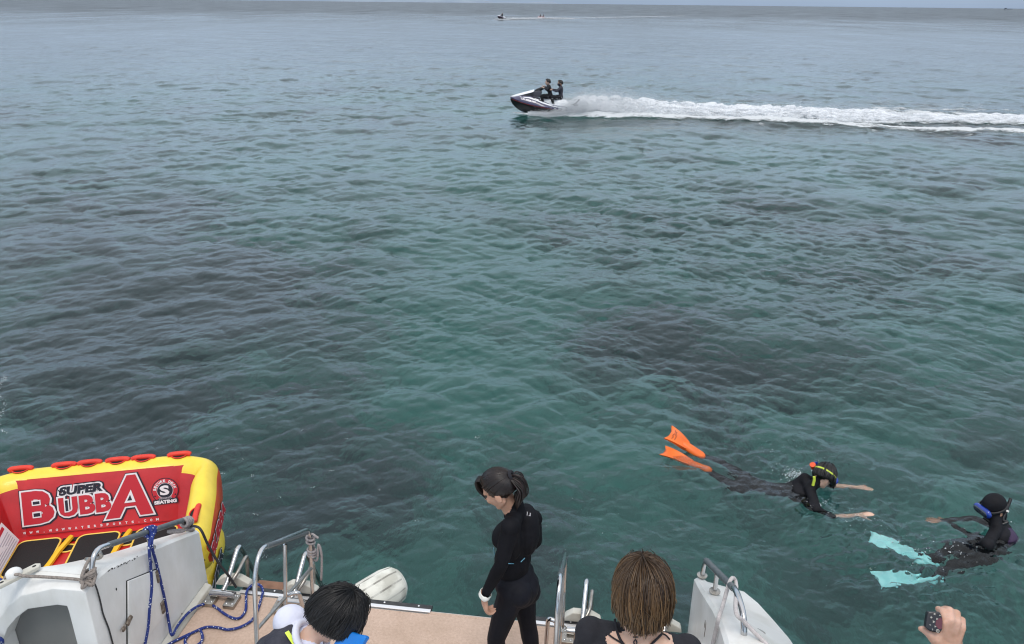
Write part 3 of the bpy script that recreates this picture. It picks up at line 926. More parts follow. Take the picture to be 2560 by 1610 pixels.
# backrest panel plane for the print: from foot (y=.02+, z=.30) to the top (y=.184, z=.60)
PB, PT = T(0, .02, .30), T(0, .172, .665)
PU = (PT - PB).normalized()
PW = TX
tilt = rad(1.6)
pux = (PW * math.cos(tilt) + PU * math.sin(tilt)).normalized()
puy = (PU * math.cos(tilt) - PW * math.sin(tilt)).normalized()
pnz = pux.cross(puy).normalized()
def panel0(x, v, lift=.0): return PB + PW * x + PU * v + pnz * lift
def panel(x, v, lift=.0): return panel0(x, v * 1.2, lift)
mb = MB()
g = [[panel(x, v, .014 - .030 * max(0, (abs(x) - .52) / .10) ** 2 - .012 * max(0, (v - .30) / .06) ** 2) for x in np.linspace(-.62, .62, 14)] for v in (.005, .09, .20, .31, .355)]
vs = [p for r in g for p in r] + [p - pnz * .03 for r in g for p in r]
k = 14; fs = [(i * k + j, i * k + j + 1, (i + 1) * k + j + 1, (i + 1) * k + j) for i in range(4) for j in range(13)]
fs += [tuple(70 + q for q in f[::-1]) for f in fs]
mb.add(vs, fs)
pan = mb.build('backrest_panel', 'tube_red', tube, angle=180)
# lettering: black edge, white edge, red face
for lay, (mat, ol, lf) in enumerate((('print_black', .020, .018), ('print_white', .011, .0205), ('print_red', -.001, .023))):
    dx = .003 if lay == 0 else 0
    text('B', mat, panel(-.553 + dx, .070 - dx), pux, puy, .222, .255, pan, off=.06, outline=ol, lift=lf, name='print')
    text('UBB', mat, panel(-.302 + dx, .098 - dx), pux, puy, .375, .150, pan, off=.055, outline=ol, lift=lf, name='print', spacing=1.05)
    text('A', mat, panel(.022 + dx, .056 - dx), pux, puy, .352, .322, pan, off=.07, outline=ol, lift=lf, name='print', shear=.12)
for mat, ol, lf in (('print_black', .020, .018), ('print_white', .011, .0206), ('print_black', .0, .0232)):
    text('SUPER', mat, panel(-.296, .236), pux, puy, .312, .066, pan, off=.05, outline=ol, lift=lf, name='print', shear=.15)
for x, v, w, h, inner in ((-.487, .190, .062, .034, 1), (-.487, .112, .062, .038, 1), (-.262, .128, .036, .085, 1)):
    for mat, e_, lf in (('print_white', 0, .0262), ('print_black', .008, .0272))[:1 + inner]:
        o_ = panel(x + e_, v + e_, lf); w_, h_ = w - 2 * e_, (h - 2 * e_) * 1.2
        MB().prism([o_, o_ + pux * w_, o_ + pux * w_ + puy * h_, o_ + puy * h_], -pnz * .001).build('print', mat, pan, smooth=False)
for mat, k_, lf in (('print_white', .95, .0262), ('print_black', .42, .0272)):
    c_ = panel(.205, .175, lf)
    MB().prism([c_ + pux * (-.042 * k_) + puy * (-.031 * k_), c_ + pux * (.044 * k_) + puy * (-.031 * k_), c_ + pux * (.016 * k_) + puy * (.074 * k_)], -pnz * .001).build('print', mat, pan, smooth=False)
url = 'WWW.WOWWATERSPORTS.COM'
for i, ch in enumerate(url):
    w_ = {'W': .022, '.': .005, 'M': .020}.get(ch, .016)
    text(ch, 'print_white', panel(-.565 + .0452 * i + (.022 - w_) / 2, .014, .016), pux, puy, w_, .0055 if ch == '.' else .0185, pan, off=.035, name='print')
# round badge
def disc(cx, cv, r, mat, lf, n=40, r2=0., a0=0, a1=360):
    mb = MB(); ax = [rad(a0 + (a1 - a0) * i / n) for i in range(n + 1)]
    c = panel0(cx, cv, lf)
    if r2:
        vs = [c + (pux * math.cos(a) + puy * math.sin(a)) * q for a in ax for q in (r2, r)]
        mb.add(vs, [(2 * i, 2 * i + 1, 2 * i + 3, 2 * i + 2) for i in range(n)])
    else:
        mb.add([c + (pux * math.cos(a) + puy * math.sin(a)) * r for a in ax[:-1]], [tuple(range(n))])
    return mb.build('print', mat, pan, smooth=False)
bxc, bvc = .465, .245
disc(bxc, bvc, .100, 'print_black', .0165)
disc(bxc, bvc, .094, 'print_red', .0175)
disc(bxc, bvc, .061, 'print_white', .0185, r2=.058)
disc(bxc, bvc, .0585, 'print_black', .0185)
text('S', 'print_white', panel0(bxc - .037, bvc - .036, .0215), pux, puy, .070, .076, pan, off=.045, name='print')
word = 'SECURE DECK'
for i, ch in enumerate(word):
    if ch == ' ': continue
    a = rad(168 - 156 * i / (len(word) - 1))
    ux = pux * math.sin(a) - puy * math.cos(a); uy = pux * math.cos(a) + puy * math.sin(a)
    c = panel0(bxc, bvc, .0195) + (pux * math.cos(a) + puy * math.sin(a)) * .0665
    text(ch, 'print_white', c - ux * .0085, ux, uy, .017, .020, pan, off=.05, name='print')
for sgn in (-1, 1):
    c = panel0(bxc + sgn * .075, bvc - .037, .0195)
    MB().add([c + (pux * math.sin(rad(36 * q)) + puy * math.cos(rad(36 * q))) * (.010 if q % 2 == 0 else .004) for q in range(10)], [tuple(range(10))]).build('print', 'print_black', pan, smooth=False)
o_ = panel0(bxc - .092, bvc - .108, .0198)
MB().prism([o_, o_ + pux * .186, o_ + pux * .186 + puy * .040, o_ + pux * .15 + puy * .040, o_ + pux * .13 + puy * .052, o_ + pux * .05 + puy * .052, o_ + pux * .03 + puy * .040, o_ + puy * .040], -pnz * .001).build('print', 'print_black', pan, smooth=False)
text('SEATING', 'print_white', panel0(bxc - .083, bvc - .103, .0215), pux, puy, .166, .028, pan, off=.06, name='print')
text('DESIGNED', 'print_grey', panel0(bxc - .047, bvc - .066, .0215), pux, puy, .094, .014, pan, off=.02, name='print')
# seat pads with yellow piping
def rrect(cx, cy, w, d, r, z, sk=0., n=5):
    pts = []
    for qx, qy, a0 in ((1, 1, 0), (-1, 1, 90), (-1, -1, 180), (1, -1, 270)):
        for i in range(n + 1):
            a = rad(a0 + 90 * i / n)
            x, y = cx + qx * (w / 2 - r) + r * math.cos(a), cy + qy * (d / 2 - r) + r * math.sin(a)
            pts.append(T(x + sk * (y - cy), y, z))
    return pts
for cx in (-.415, .0, .415):
    ring = rrect(cx, -.27, .285, .40, .05, .305)
    p = MB().prism(ring, Z * .010).build('seat_pad', 'mesh_black', tube, angle=50)
    MB().tube(rrect(cx, -.27, .297, .412, .054, .312), .0075, 6, closed=True).build('piping', 'piping_yellow', p, angle=180)
for cx in (-.208, .208):                  # yellow webbing straps over a small round port
    c = T(cx + .01, -.20, .304)
    s_ = MB().tube(spline([T(cx + .01, -.09, .325), T(cx, -.17, .335), T(cx - .03, -.27, .328), T(cx - .05, -.36, .315), T(cx - .07, -.44, .31)], 5), .020, 6).build('strap', 'strap_yellow', tube)
    MB().add([c + TX * .062 * math.cos(a) + TN * .042 * math.sin(a) for a in np.linspace(0, 2 * math.pi, 24, endpoint=False)], [tuple(range(24))]).build('port_mesh', 'mesh_black', s_)
    MB().tube([c + Z * .003 + TX * .064 * math.cos(a) + TN * .044 * math.sin(a) for a in np.linspace(0, 2 * math.pi, 24, endpoint=False)], .006, 6, closed=True).build('port_ring', 'piping_yellow', s_)
    MB().box(T(cx + .012, -.095, .308), (.13, .04, .008), Matrix((TX, TN, Z)).transposed()).build('strap_anchor', 'mesh_black', s_, bevel=.003)
# grab handles: sleeve over a dark half-moon pad
def handle(c, ax, sidev, upv, ln=.17):
    h = MB().tube(spline([c - ax * ln / 2 + upv * .0, c - ax * ln * .36 + upv * .013, c + upv * .016, c + ax * ln * .36 + upv * .013, c + ax * ln / 2 + upv * .0], 4),
                  [.012] + [.021] * 15 + [.012], 10).build('grab_handle', 'handle_red', tube, angle=180)
    n = 16
    pts = [c + ax * (ln * .36 * math.cos(math.pi * i / n)) + sidev * (.050 * math.sin(math.pi * i / n)) + upv * (.008 - .004 * math.sin(math.pi * i / n) ** 2) for i in range(n + 1)]
    MB().add(pts + [p - upv * .004 for p in pts], [tuple(range(n + 1)), tuple(range(n + 1, 2 * n + 2))[::-1]]).build('handle_pad', 'mesh_black', h)
    MB().tube([p + upv * .003 for p in pts], .005, 6).build('pad_trim', 'handle_red', h)
    return h
for x in (-.60, -.29, -.105, .10, .29, .56):
    c = T(x, .308, .712)
    handle(c, (TX + Z * .0).normalized(), (-TN).normalized(), (Z * .9 + TN * .25).normalized())
for sgn in (-1, 1):
    handle(T(sgn * (.60 + .195), -.40, .625), TN, -TX * sgn, Z, .20)
# printed safety panel on the port arm, flashes and lettering along the starboard flank
q = [T(-.575, -.10, .345), T(-.575, -.50, .335), T(-.625, -.52, .50), T(-.640, -.14, .54)]
nrm = (q[1] - q[0]).cross(q[3] - q[0]).normalized()
if nrm.dot(TX) < 0: nrm = -nrm
lab = MB().prism([p + nrm * .030 for p in q], nrm * .002).build('safety_label', 'print_white', tube, smooth=False)
for i in range(9):
    f = .08 + i * .10
    a = (q[0] * (1 - f) + q[3] * f) * .93 + (q[1] * (1 - f) + q[2] * f) * .07; b_ = (q[0] * (1 - f) + q[3] * f) * .08 + (q[1] * (1 - f) + q[2] * f) * .92
    up_ = (q[3] - q[0]).normalized() * .008
    if i < 6: MB().prism([a + nrm * .0325, b_ + nrm * .0325, b_ + up_ + nrm * .0325, a + up_ + nrm * .0325], nrm * .0006).build('label_print', 'print_grey', lab, smooth=False)
    elif i == 7: MB().prism([a + nrm * .0325, b_ + nrm * .0325, b_ + up_ * 3.5 + nrm * .0325, a + up_ * 3.5 + nrm * .0325], nrm * .0006).build('label_print', 'print_red', lab, smooth=False)
sx = .908
for mat, ol, lf in (('print_black', .014, .002), ('print_white', .007, .004), ('print_black', 0, .006)):
    text('SUPER', mat, T(.872, -.72, .055), TN, Z, .56, .09, tube, off=.05, outline=ol, lift=lf, shear=.15, name='flank_print')
for mat, ol, lf in (('print_black', .014, .003), ('print_white', .007, .005), ('print_red', 0, .007)):
    text('BUBBA', mat, T(.905, -.62, .36), TN, Z, .62, .12, tube, off=.05, outline=ol, lift=lf, name='flank_print')

# ================================================================== FENDER
fa, fb = V((-1.27, 4.12, .14)), V((-.795, 4.585, .17))
ax = (fb - fa).normalized()
d, e1, e2 = basis(ax, Z)
mb = MB(); rs = []
L_ = (fb - fa).length
prof = [(0, .03), (.015, .07), (.06, .125), (.12, .143), (L_ * .5, .148), (L_ - .12, .146), (L_ - .05, .132), (L_ - .012, .095), (L_ + .004, .055), (L_ + .006, .02)]
nn = 72
for l, r in prof:
    rs.append([fa + ax * l + (e1 * math.cos(a) + e2 * math.sin(a)) * (r * (1 - (.012 if (j // 3) % 2 else 0) * (.06 < l < L_ - .03))) for j, a in ((j, 2 * math.pi * j / nn) for j in range(nn))])
mb.rings(rs)
for i in range(len(mb.f)):
    if i < nn * (len(prof) - 1) and (i % nn) % 6 == 2 and 1 < i // nn < 6: mb.m[i] = 1
fen = mb.build('fender', ['fender_white', 'fender_dirt'], origin=(fa + fb) / 2, angle=60)
tag(fen, 'dirty white ribbed cylinder fender floating at the platform edge', 'fender')


# ================================================================== ROPES
def rope(name, pts, r, mat, label, per=8, n=7):
    o = MB().tube(spline(pts, per), r, n).build(name, mat, origin=V(pts[0]), angle=180)
    return tag(o, label, 'rope')
wl = lambda px, py, d=.016: at_s(px, py, -HW + d)
dk = lambda px, py, h=.413: at_z(px, py, h)
kn = r0p + (r1p - r0p) * .545           # the knot on the port rail
def coil(c, axis, R0, turns, pitch, ph=0., n=14, drift=None):
    d, e1, e2 = basis(axis)
    return [V(c) + d * (pitch * (i / n - turns / 2)) + (e1 * math.cos(2 * math.pi * i / n + ph) + e2 * math.sin(2 * math.pi * i / n + ph)) * R0 for i in range(int(turns * n) + 1)]
axr = (r1p - r0p).normalized()
knot = coil(kn, axr, .026, 4.2, .016)
tail = [kn - axr * .05 + V((0, 0, .0)), kn - axr * .065 - V((0, 0, .04)) + BX * .03, kn - axr * .075 - V((0, 0, .07)) + BX * .035]
stB = [kn + BX * .03, wl(379, 1362, .03), wl(390, 1405), wl(402, 1455), wl(413, 1505), wl(422, 1555), dk(430, 1588, .46), dk(445, 1563, .45), dk(470, 1533, .445), dk(498, 1514, .43), dk(522, 1510), dk(542, 1520), dk(562, 1535), dk(585, 1546), dk(602, 1543),
       dk(614, 1525), dk(615, 1500), dk(617, 1478, .42), dk(632, 1462, .43), dk(648, 1462, .43), dk(657, 1475, .42), dk(652, 1500), dk(642, 1530), dk(628, 1552), dk(600, 1568), dk(570, 1574), dk(545, 1569), dk(515, 1568), dk(485, 1580), dk(455, 1594), dk(420, 1612), dk(380, 1640)]
loop = [dk(500, 1573, .425), dk(506, 1590, .425), dk(502, 1606), dk(485, 1616), dk(466, 1612), dk(463, 1600), dk(475, 1584)]
r_ = rope('blue_rope', tail[::-1] + knot + stB, .0088, 'rope_blue', 'blue rope flecked with white, knotted on the port rail and snaking over the deck', per=5)
MB().tube(spline([kn + BX * .03 - axr * .02, wl(373, 1368, .03), wl(377, 1420), wl(379, 1470), wl(374, 1520), wl(370, 1570), wl(362, 1612), wl(352, 1660)], 8), .0088, 7).build('strand', 'rope_blue', r_)
MB().tube(spline(loop, 6), .0088, 7).build('loop', 'rope_blue', r_)
# loose end of another blue rope at the very left of the picture
tag(MB().tube(spline([at_z(-30, 1430, 1.3), at_z(2, 1452, 1.275), at_z(6, 1462, 1.27), at_z(-12, 1475, 1.26)], 6), .011, 7).build('blue_rope', 'rope_blue', origin=at_z(0, 1450, 1.27)), 'short blue rope end beside the white cleat', 'rope')
tag(MB().tube(spline([BW(-2.27, -1.06, .9), at_by(1, 1597, -1.06), at_by(6, 1612, -1.05), at_by(10, 1640, -1.05)], 6), .010, 7).build('blue_rope', 'rope_blue', origin=at_by(1, 1597, -1.05)), 'blue rope hanging over the grey locker recess', 'rope')
# tan line from cleat to rail foot, with its bunch of hitches, and the thin cord hanging from it
ft = f0 + V((0, 0, .018))
pc = cc + V((0, 0, .045)) + ax * .0
cleat_pt = at_z(48, 1437, 1.30)
hitch = coil(ft, Z, .026, 3.2, .011)
bunch = [at_z(226 + random.uniform(-24, 8), 1462 + random.uniform(-14, 12), 1.262 + random.uniform(.0, .03)) for i in range(12)]
rope('tan_rope', [at_z(10, 1445, 1.29), at_z(30, 1437, 1.30), cleat_pt, at_z(58, 1440, 1.30), at_z(120, 1443, 1.285), at_z(195, 1449, 1.275)] + bunch + hitch + [at_z(205, 1445, 1.30), at_s(214, 1415, -1.66), at_s(226, 1395, -1.66)], .0085, 'rope_tan', 'worn tan rope hitched round the foot of the port rail and run to the cleat', per=6)
rope('thin_cord', [at_z(226, 1452, 1.262), wl(238, 1462, .012), wl(250, 1500, .006), wl(258, 1535, .006), wl(272, 1572, .006), wl(283, 1612, .006), wl(295, 1650, .006)], .0042, 'rope_dark', 'thin dark cord hanging down the white bulwark wall')
# grey coils at the stern end of the port rail and the dark mooring line leading over the side
e_ = BW(-1.65, -.01, .93)
cgrey = coil(e_ - axr * .03 + V((0, 0, .005)), axr, .026, 3.5, .022) + [e_ + V((0, 0, -.03)), e_ - axr * .12 + BX * .01 - V((0, 0, .05)), e_ - axr * .26 - V((0, 0, .02)), e_ - axr * .14 - V((0, 0, .035)), e_ + V((0, 0, -.06)) + BX * .02]
rope('grey_rope', cgrey, .0095, 'rope_grey', 'grey rope wound round the stern end of the port rail', per=5)
rope('mooring_line', [e_ + BX * .01 - V((0, 0, .03)), at_d(500, 1322, 4.93), at_d(520, 1362, 5.0), at_d(545, 1405, 5.08), at_d(572, 1440, 5.18), at_d(590, 1468, 5.25)], .0085, 'rope_dark', 'dark mooring line stretched from the port rail down to the ladder')
# grey rope hitched on the far post of the port hand rail
pt_ = BW(-.834, .01, .86)
rope('grey_rope', [pt_ + BX * .055 + V((0, 0, .02))] + coil(pt_, Z, .024, 2.3, -.028, ph=.4) + coil(pt_ - V((0, 0, .10)), Z, .024, 3.3, -.020, ph=1.) + [pt_ + BX * .03 - V((0, 0, .16)), pt_ + BX * .05 + V((0, 0, -.03)), pt_ + BX * .065 - V((0, 0, .12)), pt_ + BX * .045 - V((0, 0, .32))], .0080, 'rope_grey', 'grey rope tied in hitches round the aft post of the port hand rail', per=5)
# pale rope over the starboard rail
wr_ = lambda px, py: at_s(px, py, HW - .014)
tp = q0 + (q1 - q0) * .80
rope('white_rope', [wr_(1775, 1650), wr_(1782, 1612), wr_(1790, 1575), wr_(1798, 1540), at_s(1806, 1516, 1.655), tp + V((0, 0, .030)), tp + BX * .03 + V((0, 0, .01)), at_z(1840, 1530, 1.47), at_z(1860, 1553, 1.42), at_z(1885, 1580, 1.38), at_z(1918, 1612, 1.36), at_z(1955, 1650, 1.36)], .0105, 'rope_white', 'pale rope looped over the starboard grab rail')


# ================================================================== PEOPLE
class Fig:
    """a body as one continuous skin: tapered limbs and ellipsoids fused by a voxel remesh; each face takes the
    material of the nearest limb (skin, suit, ...)"""
    def __init__(self): self.p = []
    def cap(self, p0, p1, r0, r1, mat, n=None, sq=1., wgt=0.):
        self.p.append(('c', V(p0), V(p1), r0, r1, mat, n, sq, wgt)); return self
    def ell(self, c, ax, mat, wgt=0.):
        self.p.append(('e', V(c), [V(a) for a in ax], mat, wgt)); return self
    def chain(self, pts, rs, mat, n=None, sq=1., wgt=0.):
        for i in range(len(pts) - 1): self.cap(pts[i], pts[i + 1], rs[i], rs[i + 1], mat, n, sq, wgt)
        return self
    def build(self, name, mats, parent, voxel=.008, smooth=4):
        mb = MB()
        for q in self.p:
            if q[0] == 'c': mb.cap(q[1], q[2], q[3], q[4], q[6], q[7])
            else: mb.ell(q[1], q[2], nu=16, nv=10)
        me = mb.mesh('tmp')
        bm = bmesh.new(); bm.from_mesh(me); bmesh.ops.recalc_face_normals(bm, faces=bm.faces); bm.to_mesh(me); bm.free()
        ob = bpy.data.objects.new('tmp', me); C.objects.link(ob)
        md = ob.modifiers.new('r', 'REMESH'); md.mode = 'VOXEL'; md.voxel_size = voxel; md.adaptivity = 0
        if smooth:
            sm = ob.modifiers.new('s', 'SMOOTH'); sm.iterations = smooth; sm.factor = .5
        dg = bpy.context.evaluated_depsgraph_get()
        res = bpy.data.meshes.new_from_object(ob.evaluated_get(dg))
        C.objects.unlink(ob); bpy.data.objects.remove(ob); bpy.data.meshes.remove(me)
        n = len(res.polygons)
        ctr = np.empty(n * 3, dtype=np.float32); res.polygons.foreach_get('center', ctr); ctr = ctr.reshape(-1, 3).astype(float)
        best = np.full(n, 1e9); mi = np.zeros(n, dtype=np.int32)
        for q in self.p:
            if q[0] == 'c':
                a, b = np.array(q[1]), np.array(q[2]); d = b - a; L2 = max(d @ d, 1e-9)
                t = np.clip(((ctr - a) @ d) / L2, 0, 1)
                v = ctr - a - t[:, None] * d
                if q[6] is not None and q[7] != 1:
                    e = np.array(basis(d, q[6])[1]); v = v + ((v @ e) * (1 / q[7] - 1))[:, None] * e
                dist = np.linalg.norm(v, axis=1) - (q[3] + (q[4] - q[3]) * t); mt, wg = q[5], q[8]
            else:
                A = np.array([list(x) for x in q[2]]).T
                lo = np.linalg.solve(A, (ctr - np.array(q[1])).T)
                dist = (np.linalg.norm(lo, axis=0) - 1) * min(np.linalg.norm(A, axis=0)); mt, wg = q[3], q[4]
            dist = dist - wg
            s_ = dist < best; best[s_] = dist[s_]; mi[s_] = mt
        res.materials.clear()
        res.polygons.foreach_set('material_index', mi)
        return finish(name, res, mats, parent, angle=180)

def head(F, c, f, u, mt, scale=1., face=True, scalp=None, w=0.):
    """mt: dict with 'skin','lips','eye'; scalp: material under the hair"""
    c, f = V(c), V(f).normalized(); u = V(u); u = (u - f * u.dot(f)).normalized(); r = f.cross(u); k = scale
    sc_ = mt['skin'] if scalp is None else scalp
    F.ell(c + u * .025 * k - f * .012 * k, (r * .074 * k, f * .094 * k, u * .092 * k), sc_, w)
    F.ell(c - u * .035 * k + f * .030 * k, (r * .062 * k, f * .062 * k, u * .082 * k), mt['skin'], w)
    F.ell(c + u * .028 * k + f * .045 * k, (r * .062 * k, f * .042 * k, u * .045 * k), mt['skin'], w)
    F.cap(c - u * .105 * k + f * .058 * k - r * .012 * k, c - u * .105 * k + f * .058 * k + r * .012 * k, .020 * k, .020 * k, mt['skin'])
    for s in (-1, 1):
        F.cap(c - u * .06 * k - f * .01 * k + r * s * .05 * k, c - u * .098 * k + f * .04 * k + r * s * .022 * k, .022 * k, .018 * k, mt['skin'])
        F.ell(c + r * s * .083 * k - u * .022 * k - f * .012 * k, (r * .012 * k - f * .005 * k, f * .020 * k + u * .004 * k, u * .034 * k), mt['skin'], w)
        if face:
            F.ell(c + f * .072 * k - u * .032 * k + r * s * .034 * k, (r * .026 * k, f * .020 * k, u * .026 * k), mt['skin'])
            F.cap(c + f * .086 * k + u * .016 * k + r * s * .014 * k, c + f * .076 * k + u * .018 * k + r * s * .045 * k, .011 * k, .009 * k, mt['skin'])
            F.ell(c + f * .083 * k - u * .002 * k + r * s * .030 * k, (r * .015 * k, f * .008 * k, u * .007 * k), mt['eye'], .003)
    if face:
        F.cap(c + f * .088 * k + u * .006 * k, c + f * .112 * k - u * .034 * k, .008 * k, .0125 * k, mt['skin'])
        F.cap(c + f * .096 * k - u * .038 * k - r * .008 * k, c + f * .096 * k - u * .038 * k + r * .008 * k, .009 * k, .009 * k, mt['skin'])
        F.cap(c + f * .089 * k - u * .064 * k - r * .016 * k, c + f * .089 * k - u * .064 * k + r * .016 * k, .0075 * k, .0075 * k, mt['lips'], wgt=.001)
        F.cap(c + f * .086 * k - u * .076 * k - r * .012 * k, c + f * .086 * k - u * .076 * k + r * .012 * k, .0085 * k, .0085 * k, mt['lips'])
    return c, f, u, r

def hand(F, wr, d, n, thumb, mat, curl=25., k=1., spread=.0, tcurl=0.):
    """wr wrist, d finger direction, n palm direction, thumb: side of the thumb (+1 = d x n)"""
    wr, d = V(wr), V(d).normalized(); n = V(n); n = (n - d * n.dot(d)).normalized(); l = d.cross(n) * thumb
    offs = (.030, .010, -.010, -.028); lens = (.070, .078, .072, .056)
    F.cap(wr - d * .02 * k, wr + d * .02 * k, .024 * k, .024 * k, mat, n, .75)
    for o, ln in zip(offs, lens):
        kn_ = wr + d * (.088 - abs(o) * .25) * k + l * o * k
        F.cap(wr + d * .012 * k + l * o * .6 * k, kn_, .0145 * k, .0115 * k, mat)
        p = kn_; dr = (d + l * o * spread * 10).normalized(); a = 0
        for seg, r0, r1, c_ in ((.46, .0105, .0095, .8), (.30, .0095, .0085, 1.1), (.24, .0085, .0065, .8)):
            a = rad(curl * c_)
            dr = (dr * math.cos(a) + n * math.sin(a)).normalized()
            n2 = n
            q = p + dr * ln * seg * k
            F.cap(p, q, r0 * k, r1 * k, mat); p = q
            n = (n - dr * n.dot(dr)).normalized()
        n = V(n2); n = (V(n) - d * V(n).dot(d)).normalized()
    b = wr + d * .022 * k + l * .024 * k
    d1 = (d * .62 + l * .72 + n * .25).normalized(); d2 = (d * .85 + l * .35 + n * (.25 + tcurl)).normalized(); d3 = (d * .9 + l * .1 + n * (.3 + tcurl)).normalized()
    p1 = b + d1 * .040 * k; p2 = p1 + d2 * .032 * k; p3 = p2 + d3 * .022 * k
    F.chain([b, p1, p2, p3], [.017 * k, .013 * k, .011 * k, .008 * k], mat)
    return F

def body(F, J, m, k=1., hands=True, build=1.):
    """J: joints; m: material index per region"""
    J = {a: V(b) for a, b in J.items()}
    rv = (J['shR'] - J['shL']); up = (J['neck'] - J['pelvis']).normalized(); rv = (rv - up * rv.dot(up)).normalized(); fv = up.cross(rv).normalized()
    b_ = k * build
    ch, wa, pe, nk = J['chest'], J['waist'], J['pelvis'], J['neck']
    F.chain([ch + up * .07 * k, ch, wa, pe], [.125 * b_, .150 * b_, .118 * b_, .152 * b_], m['torso'], fv, .68)
    F.ell(ch + fv * .035 * k - up * .01 * k, (rv * .115 * b_, fv * .085 * b_, up * .10 * b_), m['torso'])
    F.ell(ch - fv * .03 * k + up * .03 * k, (rv * .13 * b_, fv * .07 * b_, up * .12 * b_), m['torso'])
    for s, a in ((-1, 'L'), (1, 'R')):
        sh, el, wr = J['sh' + a], J['el' + a], J['wr' + a]
        F.cap(nk - up * .02 * k, sh - rv * s * .02 * k, .050 * k, .050 * k, m['torso'])
        F.ell(sh, (rv * .058 * k, fv * .058 * k, up * .058 * k), m.get('shoulder', m['uarm']))
        F.cap(sh, ch + rv * s * .09 * k - up * .02 * k, .055 * k, .07 * k, m['torso'])
        mid_ = sh.lerp(el, .4)
        F.chain([sh, mid_, el], [.050 * k, .048 * k, .039 * k], m['uarm'])
        F.chain([el, el.lerp(wr, .3), wr], [.039 * k, .040 * k, .026 * k], m['farm'])
        if ('hp' + a) in J:
            hp, kn_, an = J['hp' + a], J['kn' + a], J['an' + a]
            F.cap(pe, hp, .10 * b_, .095 * b_, m['torso'] if 'hips' not in m else m['hips'])
            gl_ = hp - fv * .045 * k
            F.ell(gl_, (rv * .085 * b_, fv * .085 * b_, up * .09 * b_), m['thigh'])
            F.chain([hp, hp.lerp(kn_, .35), kn_], [.092 * b_, .086 * b_, .056 * k], m['thigh'])
            cb = -(kn_ - an).cross(rv).normalized()
            F.chain([kn_, kn_.lerp(an, .3) - cb * 0, an], [.055 * k, .056 * k, .035 * k], m['calf'])
            if ('to' + a) in J:
                F.chain([an + V((0, 0, -.03 * k)), J['to' + a]], [.04 * k, .028 * k], m['foot'], V((0, 0, 1)), .8)
                F.cap(an, an.lerp(J['to' + a], -.3) + V((0, 0, -.035 * k)), .036 * k, .034 * k, m['foot'])
    F.cap(nk - up * .03 * k, J['head'] - (J['head'] - nk) * .25, .056 * k, .050 * k, m['neck'])
    return rv, up, fv

def hair(name, parent, c, f, u, rads, n, mat, end, hang, lift=1.06, width=.008, seed=1, whorl=(-.25, .0), shell=True, curl_in=.0, scatter=.5, gravity=V((0, 0, -1)), length_jit=.12, tmean=.34, tdev=.22):
    """strands combed down from the whorl over an ellipsoid. end(az) polar angle (deg) where the strand leaves the scalp,
    hang(az) the length that hangs free below; az 0 = forehead, 180 = nape"""
    g = random.Random(seed)
    c, f = V(c), V(f).normalized(); u = V(u); u = (u - f * u.dot(f)).normalized()
    w = (u + f * whorl[0] + f.cross(u) * whorl[1]).normalized()
    ff = (f - w * f.dot(w)).normalized(); r = ff.cross(w)
    hd = (f, u, f.cross(u))
    def surf(az, ph, k):
        d = w * math.cos(ph) + (ff * math.cos(az) + r * math.sin(az)) * math.sin(ph)
        q = V((d.dot(hd[2]) / rads[0], d.dot(hd[0]) / rads[1], d.dot(hd[1]) / rads[2]))
        return c + d * (k / q.length)
    mb = MB()
    if shell:
        na, npz = 36, 9
        rs = []
        for i in range(npz):
            row = []
            for j in range(na):
                az = 2 * math.pi * j / na
                e = rad(end(az)) * (.97 + .04 * math.sin(j * 2.7))
                row.append(surf(az, max(.02, e * i / (npz - 1)), 1.03 + .015 * math.sin(j * 1.7 + i)))
            rs.append(row)
        mb.rings(rs, caps=False, tone=.12)
        mb.rings([[c + (p - c) * .93 for p in row] for row in rs], caps=False, tone=.05)
    for i in range(n):
        az = g.uniform(0, 2 * math.pi)
        e = rad(end(az)); st = e * (g.random() ** .7) * .72
        k0 = 1.03 + (lift - 1.03) * g.random()
        if i % 28 == 0: k0 += g.uniform(.03, .12)          # a few strands stand off
        tone = min(1, max(.02, g.gauss(tmean, tdev)))
        pts = []; ns = 7
        drift = g.gauss(0, .10 * scatter)
        for j in range(ns):
            t_ = j / (ns - 1)
            pts.append(surf(az + drift * t_, st + (e - st) * t_, k0 + .012 * math.sin(t_ * 3 + i)))
        hl_ = hang(az) * g.uniform(1 - length_jit, 1 + length_jit)
        if hl_ > .004:
            d = (pts[-1] - pts[-2]).normalized(); p = pts[-1]
            out_ = (p - c); out_ = (out_ - gravity * out_.dot(gravity)).normalized()
            jit = V((g.gauss(0, 1), g.gauss(0, 1), g.gauss(0, 1))) * .10 * scatter
            for j in range(5):
                d = (d * .62 + gravity * .38 - out_ * curl_in * (j / 4) + jit * .4).normalized()
                p = p + d * hl_ / 5; pts.append(p)
        m_ = len(pts); wd = width * g.uniform(.6, 1.3)
        mb.tube(pts, [wd * (.45 + .55 * min(1, q / 2)) * (1 if q < m_ - 2 else (.65 if q == m_ - 2 else .18)) for q in range(m_)], 4, tone=tone)
        mb.t[-4 * m_:] = [tone * (.30 + .70 * min(1, q / 4)) for q in range(m_) for _ in range(4)]      # darker roots
    return mb.build(name, mat, parent, angle=180)

SK = {'skin': 0, 'lips': 2, 'eye': 3}
DKZ = .402

